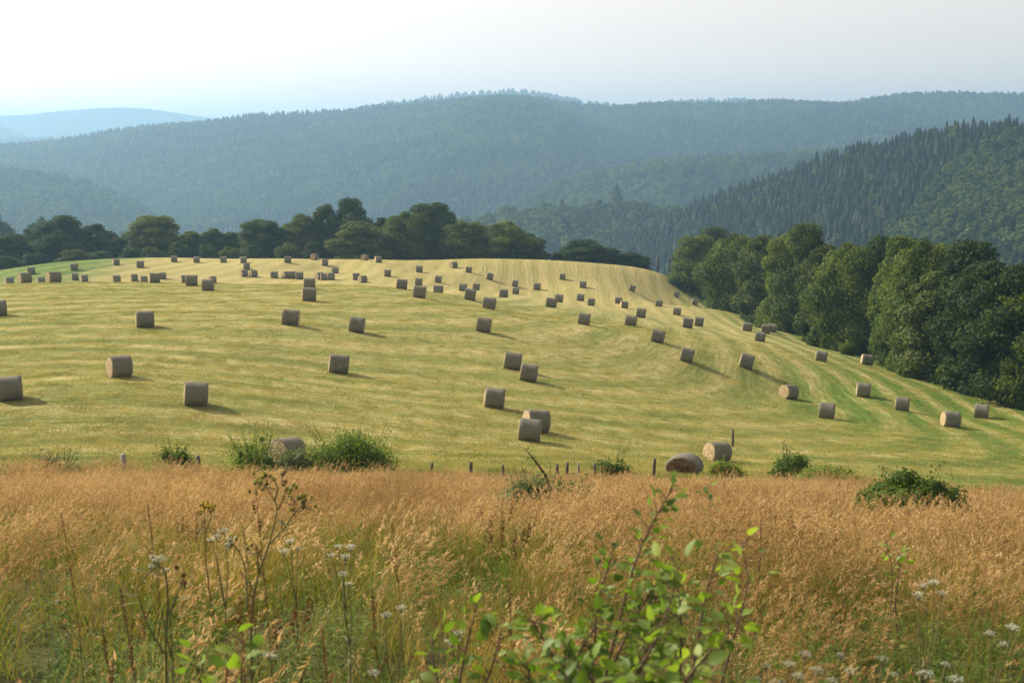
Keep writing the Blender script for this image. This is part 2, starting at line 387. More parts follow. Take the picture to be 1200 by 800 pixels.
# ------------------------------------------------------------------ tree generators
def crown_geo(g, H, Rr, ncard, s, nl=18, low=.12, inner=True, m=0, top=1.0, shape=1.0, spray=.06):
    """lobed crown of many leaf clumps; g numpy generator"""
    G = Geo(); C = []; Rd = []
    for i in range(nl):
        u = low + (1 - low) * ((i + g.uniform(0, 1)) / nl)
        prof = math.sin(PI * min(1, (u * .86 + .12)) ** shape) ** .6
        a = i * 2.4 + g.uniform(-.5, .5); rr = Rr * prof * g.uniform(.35, .75)
        lr = Rr * g.uniform(.20, .46) * (.65 + .35 * prof)
        C.append((math.cos(a) * rr, math.sin(a) * rr, u * H * top - lr * .55)); Rd.append(lr)
    C.append((0, 0, H * .5)); Rd.append(Rr * .6)
    C = np.array(C); Rd = np.array(Rd); C[:, 2] = np.maximum(C[:, 2], Rd * .75)
    pr = Rd ** 2 / (Rd ** 2).sum()
    k = g.choice(len(C), ncard, p=pr); d = rdir(ncard, g); d[:, 2] += .15; d /= np.linalg.norm(d, axis=1)[:, None]
    rad = g.uniform(.80, 1.10, ncard); far = g.random(ncard) < spray; rad[far] *= g.uniform(1.05, 1.28, far.sum())
    Pp = C[k] + d * (Rd[k] * rad)[:, None] * np.array([1, 1, .85])
    D = np.linalg.norm(Pp[:, None] - C[None], axis=2) / Rd[None]; D[np.arange(ncard), k] = 9
    keep = (D.min(1) > .72) & (Pp[:, 2] > 0.02 * H)
    Pp, d, = Pp[keep], d[keep]; nn = len(Pp)
    N = d + g.normal(size=(nn, 3)) * .55; U = g.normal(size=(nn, 3)) + np.array([0, 0, .6])
    sz = s * g.uniform(.6, 1.35, nn)
    G.cards(Pp, N, U, sz * .8, sz * 1.15, m)
    if inner:
        for i in range(len(C)): G.blob(C[i], Rd[i] * np.array([.72, .72, .62]), m, seed=i, rough=.2)
    return G, C, Rd

def trunk_geo(g, H, r, C, m=0):
    G = Geo(); top = H * .62
    xs = np.cumsum(np.concatenate([[0], g.normal(size=5) * .02 * H])); ys = np.cumsum(np.concatenate([[0], g.normal(size=5) * .02 * H]))
    zz = np.linspace(-.05 * H, top, 6)
    T = np.stack([xs, ys, zz], 1); G.tube(T, np.linspace(r, r * .35, 6), 8, m)
    for c in C[::2]:
        k = 2 + int(g.integers(0, 3)); a = T[k]; b = np.array(c)
        if b[2] < a[2]: a = T[1]
        mid = (a + b) / 2 + np.array([0, 0, .03 * H]); G.tube([a, mid, b], [r * .35, r * .2, r * .06], 5, m)
    return G

def bush_mesh(name, seed, H, Rr, ncard, s, mat, nl=10, spray=.25, low=.0):
    g = np.random.default_rng(seed); G, C, Rd = crown_geo(g, H, Rr, ncard, s, nl, low, inner=True, spray=spray)
    return G.mesh(name, [mat])

# stock of tree crowns (10 m tall) shared by the hedgerow trees
TREES = []
for k, (mat, Rr, nl, shp) in enumerate([(M_leaf, 3.6, 22, 1.0), (M_leafdk, 3.9, 24, 1.0), (M_leafyl, 3.4, 20, 1.0), (M_leaf, 3.0, 20, .85), (M_leafdk, 3.2, 18, .9), (M_leaf, 4.1, 26, 1.1), (M_leafyl, 3.0, 18, .9)]):
    g = np.random.default_rng(100 + k)
    G, C, Rd = crown_geo(g, 10, Rr, 24000, .22, nl + 8, .04, shape=shp, spray=.10)
    TREES.append((G.mesh("crown", [mat]), trunk_geo(g, 10, .28, C).mesh("trunk", [M_bark], True)))
def add_tree(kind, px, Dd, hgt, wid, label, cat="tree", group=None, name="broadleaf_tree", rot=None, zoff=0):
    """hgt, wid in metres; px is the photo column"""
    x = (px - 600) / F * Dd; z = float(ground(x, Dd)) + zoff
    cr, tk = TREES[kind]; R0 = (3.6, 3.9, 3.4, 3.0, 3.2, 4.1, 3.0)[kind]
    e = link(name, None, loc=(x, Dd, z)); e.rotation_euler = (0, 0, R.uniform(0, 6.28) if rot is None else rot)
    sx = wid / (2 * R0 * .70); e.scale = (sx, sx, hgt / 10)
    link("trunk", tk, e); link("crown", cr, e)
    return tag(e, label, cat, group)

# low detail stock for the forests (unlinked source collections)
def source(name, meshes):
    c = bpy.data.collections.new(name)
    for i, me in enumerate(meshes):
        o = bpy.data.objects.new("%s_%02d" % (name, i), me); c.objects.link(o)
    return c
low = []
for k in range(6):
    g = np.random.default_rng(200 + k); G, C, Rd = crown_geo(g, 10, 5.0 + .5 * (k % 3), 700, .95, 9, .1, spray=.03); low.append(G.mesh("low", [M_forest]))
con = []
for k in range(4):
    g = np.random.default_rng(300 + k); G = Geo(); H = 10; Rb = 2.9 + .3 * k
    nlv = 15
    for i in range(nlv):
        u = i / nlv; z = .8 + 9 * u; rr = Rb * (1 - u) ** .62 + .12; nb = int(8 + 8 * (1 - u)); a = g.uniform(0, 6.28, nb)
        q = rr * g.uniform(.5, 1.05, nb)
        for fr in (.45, .85):
            Cc = np.stack([np.cos(a) * q * fr, np.sin(a) * q * fr, z - q * fr * .35 + g.normal(size=nb) * .1], 1)
            N = np.stack([np.cos(a) * .5, np.sin(a) * .5, np.ones(nb)], 1) + g.normal(size=(nb, 3)) * .3
            G.cards(Cc, N, np.stack([np.cos(a), np.sin(a), -.5 + 0 * a], 1), .75 * (1.15 - u * .5), 1.1 * (1.1 - u * .4))
    th = np.arange(9) * 2 * PI / 9
    V = [(math.cos(q) * Rb * .72, math.sin(q) * Rb * .72, .3) for q in th] + [(0, 0, 10.3)]
    G.add(V, f3=[(i, (i + 1) % 9, 9) for i in range(9)])
    con.append(G.mesh("conifer_low", [M_conif]))
SRC_FOREST = source("forest_stock", low + con)      # indices 0-5 broadleaf, 6-9 conifer

def scatter(name, pts, rz, scl, idx, coll, sclz=None, tilt=None):
    """one object of stuff: instances on points through geometry nodes"""
    me = bpy.data.meshes.new(name); pts = np.asarray(pts, np.float32)
    me.vertices.add(len(pts)); me.vertices.foreach_set("co", pts.ravel())
    rot = np.zeros((len(pts), 3), np.float32); rot[:, 2] = rz
    if tilt is not None: rot[:, :2] = tilt
    s3 = np.stack([scl, scl, scl if sclz is None else sclz], 1).astype(np.float32)
    a = me.attributes.new("rot", 'FLOAT_VECTOR', 'POINT'); a.data.foreach_set("vector", rot.ravel())
    a = me.attributes.new("scl", 'FLOAT_VECTOR', 'POINT'); a.data.foreach_set("vector", s3.ravel())
    a = me.attributes.new("idx", 'INT', 'POINT'); a.data.foreach_set("value", np.asarray(idx, np.int32))
    o = link(name, me)
    ng = bpy.data.node_groups.new(name, 'GeometryNodeTree')
    ng.interface.new_socket("Geometry", in_out='INPUT', socket_type='NodeSocketGeometry')
    ng.interface.new_socket("Geometry", in_out='OUTPUT', socket_type='NodeSocketGeometry')
    gi = ng.nodes.new("NodeGroupInput"); go = ng.nodes.new("NodeGroupOutput")
    ip = ng.nodes.new("GeometryNodeInstanceOnPoints"); ci = ng.nodes.new("GeometryNodeCollectionInfo")
    ci.inputs[0].default_value = coll; ci.inputs["Separate Children"].default_value = True; ci.inputs["Reset Children"].default_value = True
    def att(nm, ty):
        n_ = ng.nodes.new("GeometryNodeInputNamedAttribute"); n_.data_type = ty; n_.inputs[0].default_value = nm; return n_.outputs[0]
    L = ng.links.new
    L(gi.outputs[0], ip.inputs["Points"]); L(ci.outputs[0], ip.inputs["Instance"]); ip.inputs["Pick Instance"].default_value = True
    L(att("idx", 'INT'), ip.inputs["Instance Index"]); L(att("scl", 'FLOAT_VECTOR'), ip.inputs["Scale"])
    e2r = ng.nodes.new("FunctionNodeEulerToRotation"); L(att("rot", 'FLOAT_VECTOR'), e2r.inputs[0]); L(e2r.outputs[0], ip.inputs["Rotation"])
    L(ip.outputs[0], go.inputs[0])
    md = o.modifiers.new("scatter", 'NODES'); md.node_group = ng
    return o

# ------------------------------------------------------------------ hills, built as ridges at their own distance
def vnoise(x, y, seed):
    g = np.random.default_rng(seed); T = g.uniform(-1, 1, (64, 64))
    xi = np.floor(x).astype(int); yi = np.floor(y).astype(int); a = x - xi; b = y - yi
    a = a * a * (3 - 2 * a); b = b * b * (3 - 2 * b)
    q = lambda i, j: T[i % 64, j % 64]
    return (q(xi, yi) * (1 - a) + q(xi + 1, yi) * a) * (1 - b) + (q(xi, yi + 1) * (1 - a) + q(xi + 1, yi + 1) * a) * b
FOR_P, FOR_S, FOR_I, FOR_R = [], [], [], []
def ridge(sky, Dc, Db, th=9.0, dens=60.0, amp=1.0, conif=.1, seed=1, forest=True, tscale=1.0, x0=-330, x1=1530, name="wooded_hill", cfun=None, size=1.0, gully=0.0, glam=260.0):
    """sky: [(px, py)] crest as seen; Dc, Db: crest and foot distance [(px, D)]; th: tree height standing on the crest"""
    pxs = np.linspace(x0, x1, 190)
    sp = np.array(sky, float); pyc = np.interp(pxs, sp[:, 0], sp[:, 1])
    for _ in range(2): pyc[1:-1] = (pyc[:-2] + 2 * pyc[1:-1] + pyc[2:]) / 4
    f_ = lambda tab: np.interp(pxs, [q[0] for q in tab], [q[1] for q in tab]) if isinstance(tab, (list, tuple)) else np.full(len(pxs), float(tab))
    dc, db = f_(Dc), f_(Db)
    zc = np.array([px_dir(a, b)[2] for a, b in zip(pxs, pyc)]) * dc - th * (1 if forest else 0)
    xc = (pxs - 600) / F
    ts = np.concatenate([np.linspace(0, 1, 60), [1.06, 1.2, 1.5]])
    D = db[:, None] + (dc - db)[:, None] * ts[None]
    s = np.clip(ts, 0, 1); s = s * s * (3 - 2 * s) * .45 + s * .55
    zz = FLOOR - .5 + (zc[:, None] - FLOOR + .5) * s[None]
    X = xc[:, None] * D
    lam = (dc - db).mean() / 3.0
    rough = vnoise(X / lam + 5, D / (lam * 1.8), seed) * .6 + vnoise(X / lam * 2.3, D / lam * 1.6, seed + 1) * .3
    env = np.sin(PI * np.clip(ts, 0, 1)) ** .8
    zz = zz + rough * env[None] * amp * (zc.mean() - FLOOR) * .16
    gl = 1 - np.abs(vnoise(X / glam + 11, D / (glam * 3.5) + X / (glam * 3), seed + 20)) * 2.4 + vnoise(X / glam * 2.2, D / glam * .8, seed + 21) * .4
    zz = zz - gl * gully * env[None]
    back = np.clip(ts - 1, 0, 9); zz = zz - back[None] * (zc[:, None] - FLOOR) * 1.6
    zz = np.maximum(zz, FLOOR - .5)
    V = np.stack([X, D, zz], -1); nn, mm = X.shape; I = np.arange(nn * mm).reshape(nn, mm)
    q = np.stack([I[:-1, :-1], I[1:, :-1], I[1:, 1:], I[:-1, 1:]], -1).reshape(-1, 4)
    o = link(name, mesh_np(name, V.reshape(-1, 3), [q], [M_hill], smooth=True)); tag(o, None, None, kind="structure")
    if forest:
        VV = V.reshape(-1, 3)[q]; q = q[:]; w1 = np.linalg.norm(np.cross(VV[:, 2, :2] - VV[:, 0, :2], VV[:, 3, :2] - VV[:, 1, :2])[:, None], axis=1) * .5
        cz = VV[:, :, 2].mean(1); w1[cz < FLOOR + 2] = 0
        tt = np.tile(np.repeat(0, 1), 1); 
        N = int(w1.sum() / dens); N = min(N, 60000)
        k = rng.choice(len(q), N, p=w1 / w1.sum()); a = rng.random((N, 1)); b = rng.random((N, 1))
        P = (VV[k, 0] * (1 - a) + VV[k, 1] * a) * (1 - b) + (VV[k, 3] * (1 - a) + VV[k, 2] * a) * b
        pxp = P[:, 0] / P[:, 1] * F + 600; tq = (P[:, 1] - np.interp(pxp, pxs, db)) / np.interp(pxp, pxs, dc - db)
        reg = vnoise(P[:, 0] / 230 + 3, P[:, 1] / 330, seed + 9) * .5 + .5
        pc = cfun(pxp, tq, reg) if cfun else np.where(reg < conif, 1.0, .03)
        isc = rng.random(N) < pc
        sz = rng.uniform(.7, 1.3, N) * size; sz = np.where(isc, sz * 1.1, sz * .95)
        P[:, 2] -= .8
        FOR_P.append(P); FOR_S.append(sz); FOR_R.append(rng.uniform(0, 6.28, N)); FOR_I.append(np.where(isc, rng.integers(6, 10, N), rng.integers(0, 6, N)))
    return o
# faint blue mountains on the skyline
ridge([(-330,134),(-100,135),(0,136),(40,135),(70,131),(100,128.5),(140,126),(175,127),(205,131),(240,137),(290,142),(420,146),(600,140),(820,138),(1100,140),(1530,140)], 7000, 5900, forest=False, amp=.5, seed=3)
ridge([(-330,134),(-100,136),(0,141),(15,149),(40,161),(80,172),(200,190),(1530,200)], 5600, 4700, forest=False, amp=.7, seed=4)
ridge([(-330,170),(200,160),(380,136),(470,119),(490,116),(520,111.5),(560,108),(600,105.5),(640,110),(680,118),(720,124.5),(780,119),(830,117),(870,117.5),(950,122),(1530,130)], 4500, 3700, th=9, dens=330, seed=5, amp=.8, size=1.7)
# the long main ridge across the valley and its spurs
def c_main(px, t, reg): return np.clip(np.where(t > .9, .35, .03) + np.where(reg < .40, .8, 0), 0, 1)
ridge([(-330,190),(-60,178),(0,172),(60,165),(100,160),(130,152),(160,149),(190,146),(230,144),(255,142),(290,135),(340,132),(400,129),(450,122),(500,118),(560,114),(620,113),(660,118),(700,124),(740,122),(780,120),(820,120),(850,121),(900,116),(940,119),(980,121),(1010,115),(1060,108),(1100,107),(1150,108),(1200,110),(1530,100)],
      [(-330,2500),(200,2700),(1530,2900)], 1350, th=9, dens=75, amp=1.6, size=1.15, gully=26, glam=330, seed=6, cfun=c_main)
def c_dark(px, t, reg): return np.where((px > 400) & (px < 720), .9, .25)
ridge([(-330,250),(200,250),(330,205),(390,180),(430,165),(480,158),(540,153),(600,153),(650,162),(690,182),(730,205),(800,230),(1530,240)], 2150, 1750, th=12, dens=75, gully=12, seed=7, cfun=c_dark)
ridge([(-330,185),(-60,186),(0,191),(50,197),(100,208),(150,227),(200,252),(250,280),(320,300),(1530,330)], 1750, 1300, th=10, dens=70, gully=12, seed=8, conif=.2, x1=420)
ridge([(-330,300),(420,300),(560,262),(600,238),(640,213),(690,197),(740,187),(800,180),(880,177),(960,172),(1040,166),(1200,152),(1530,130)], 1650, 1250, th=10, dens=65, gully=14, glam=200, seed=9, conif=.22, x0=380)
# nearer green knoll, the dark conifer hillside and the wooded slope at the west end
ridge([(-330,330),(430,290),(500,266),(560,252),(620,243),(680,239),(720,237),(780,243),(860,250),(1530,270)], 1080, 800, th=10, dens=60, size=1.3, gully=7, glam=110, seed=10, conif=.05, x0=380, x1=1000)
def c_right(px, t, reg):
    edge = np.interp(t, [0, .25, .5, .75, .92, 1.0], [965, 975, 1030, 1090, 1150, 1240])
    return np.where(px < edge + (reg - .5) * 50, .97, .03)
ridge([(560,330),(640,310),(690,290),(730,265),(770,250),(800,235),(830,222),(870,206),(920,190),(960,173),(1000,161),(1050,151),(1100,140),(1130,132),(1200,133),(1300,120),(1530,90)],
      [(560,1000),(800,930),(1200,760),(1530,650)], [(560,800),(800,620),(1200,420),(1530,380)], th=10, dens=19, size=.74, gully=8, glam=120, seed=12, cfun=c_right, x0=560)
ridge([(-330,228),(-100,232),(0,240),(40,242),(80,256),(120,280),(170,310),(260,330),(400,345)], 460, 350, th=10, dens=50, seed=13, conif=.0, x1=330)
fp = scatter("forest", np.vstack(FOR_P), np.concatenate(FOR_R), np.concatenate(FOR_S), np.concatenate(FOR_I), SRC_FOREST)
tag(fp, "mixed forest covering the hazy hills beyond the hay field", "forest", kind="stuff")
print("forest trees", sum(len(q) for q in FOR_P))

# ------------------------------------------------------------------ haze
bm = bmesh.new(); bmesh.ops.create_cube(bm, size=1)
me = bpy.data.meshes.new("haze"); bm.to_mesh(me); bm.free()
hz0, hz1 = FLOOR - 1.7, 216.0
ho = link("haze", me, loc=(0, 0, (hz0 + hz1) / 2), scale=(25000, 25000, hz1 - hz0))
m, t, out = new_mat("haze"); pv = nd(t, "ShaderNodeVolumePrincipled")
pv.inputs["Color"].default_value = (.39, .67, .98, 1); pv.inputs["Density"].default_value = HAZE_DENSITY; pv.inputs["Anisotropy"].default_value = .35
t.links.new(pv.outputs[0], out.inputs["Volume"]); me.materials.append(m)
tag(ho, "thin blue summer haze filling the valley air", "haze", kind="stuff")

# ------------------------------------------------------------------ round hay bales
DIA, WID = 1.27, 1.2
def bale_parts(seed, seg=40):
    """barrel along X: rounded shoulders, sagging underside, uneven windings; returns side mesh, end mesh and a single mesh"""
    g = np.random.default_rng(seed); r = DIA / 2
    prof = [(-.5, .88), (-.485, .945), (-.45, .985)] + [(q, 1.0) for q in np.linspace(-.4, .4, 9)] + [(.45, .985), (.485, .945), (.5, .88)]
    V = []
    wob = g.uniform(-.018, .018, len(prof)); th = np.arange(seg) * 2 * PI / seg
    lump = .015 * np.sin(th * 3 + g.uniform(0, 6)) + .012 * np.sin(th * 5 + g.uniform(0, 6))
    for i, (u, q) in enumerate(prof):
        rr = r * (q + wob[i] + lump + g.uniform(-.008, .008, seg))
        y = np.cos(th) * rr * 1.01; z = np.sin(th) * rr
        z = np.where(z < -r * .90, -r * .90 + (z + r * .90) * .35, z)
        V.append(np.stack([np.full(seg, u * WID), y, z + r * .93], 1))
    V = np.array(V); n = len(prof)
    side = [(i * seg + k, i * seg + (k + 1) % seg, (i + 1) * seg + (k + 1) % seg, (i + 1) * seg + k) for i in range(n - 1) for k in range(seg)]
    S = mesh_np("wrapped_side", V.reshape(-1, 3), [side], [M_bside], smooth=True)
    ends = []; EV = []; FR = []
    for sgn, ring in ((-1, V[1]), (1, V[-2])):
        G = Geo(); kk = g.integers(0, seg, 130); c0 = ring[kk]; o_ = (c0 - ring.mean(0)); o_ /= np.linalg.norm(o_, axis=1)[:, None]
        dd = o_ * g.uniform(.2, 1, (130, 1)) + np.array([sgn, 0, 0]) * g.uniform(.2, 1, (130, 1)) + g.normal(size=(130, 3)) * .4
        G.cards(c0 + dd * .03, rdir(130, g), dd, g.uniform(.008, .02, 130), g.uniform(.06, .15, 130)); FR.append(G)
    for sgn, ring in ((-1, V[0]), (1, V[-1])):
        c = ring.mean(0); rows = [ring]
        for q in (.86, .7, .52, .34, .16, .05):
            w_ = c + (ring - c) * q; w_[:, 0] += sgn * (.012 + .03 * g.uniform(-.5, 1) * (1 - q)) + g.normal(size=seg) * .006; rows.append(w_)
        rows = np.array(rows); f = [(i * seg + k, i * seg + (k + 1) % seg, (i + 1) * seg + (k + 1) % seg, (i + 1) * seg + k) for i in range(6) for k in range(seg)]
        if sgn > 0: f = [q[::-1] for q in f]
        VV = np.vstack([rows.reshape(-1, 3), rows[-1].mean(0)]); f3 = [(6 * seg + k, 6 * seg + (k + 1) % seg, 7 * seg) for k in range(seg)]
        G = FR[0 if sgn < 0 else 1]; f = [tuple(q) for q in f] + [tuple(q + len(VV)) for q in G.f4[0]]; VV = np.vstack([VV, G.v[0]])
        ends.append(mesh_np("end_face", VV, [np.array(f3), np.array(f)], [M_bend], smooth=True)); EV.append((VV, f, f3))
    A = V.reshape(-1, 3); o1 = len(A); o2 = o1 + len(EV[0][0])
    f4 = np.vstack([side, np.array(EV[0][1]) + o1, np.array(EV[1][1]) + o2]); f3 = np.vstack([np.array(EV[0][2]) + o1, np.array(EV[1][2]) + o2])
    one = mesh_np("hay_bale", np.vstack([A, EV[0][0], EV[1][0]]), [f3, f4], [M_bside, M_bend],
                  np.concatenate([np.ones(len(f3)), np.zeros(len(side)), np.ones(len(f4) - len(side))]).astype(int), smooth=True)
    return S, ends, one
BSET = [bale_parts(40 + i) for i in range(6)]
GB = "round hay bales lying on the mown field"
BALE_AT = {}
def bale(px, pyb, h, yaw, label, size=1.0, exactD=None):
    """pyb: bottom edge in the photo, h: height in photo pixels, yaw > 0 turns the sunlit west end towards us"""
    Dh = exactD or 1.25 * F / h
    if exactD: d = px_dir(px, 400); x, D = float(d[0] * exactD), exactD
    else: x, D = place(px, pyb, Dh)
    D += .45; x = (px - 600) / F * D * (px_dir(px, pyb)[0] / ((px - 600) / F + 1e-9) if abs(px - 600) > 1 else 1)
    z = float(ground(x, D)); nrm = gnormal(x, D)
    up = nrm.lerp(Vector((0, 0, 1)), .15).normalized()
    yaw = (yaw if yaw > 0 else yaw * .3) + math.degrees(math.atan((600 - px) / F)) * .9
    ya = math.radians(yaw + R.uniform(-6, 6)); ax = Vector((math.cos(ya), math.sin(ya), 0)); ax = (ax - up * ax.dot(up)).normalized(); bx = up.cross(ax)
    M = Matrix((ax, bx, up)).transposed().to_4x4(); M.translation = (x, D, z - .05)
    k = R.randrange(6); S, E_, one = BSET[k]
    sq = size * R.uniform(.93, 1.04)
    if h >= 13:
        e = link("hay_bale", None)
        link("wrapped_side", S, e); link("end_face", E_[0], e); link("end_face", E_[1], e)
    else: e = link("hay_bale", one)
    M = M @ Matrix.Diagonal((sq * R.uniform(.94, 1.05), sq, sq, 1)); e.matrix_world = M
    tag(e, label, "hay bale", GB); BALE_AT[label] = (x, D)
    return e

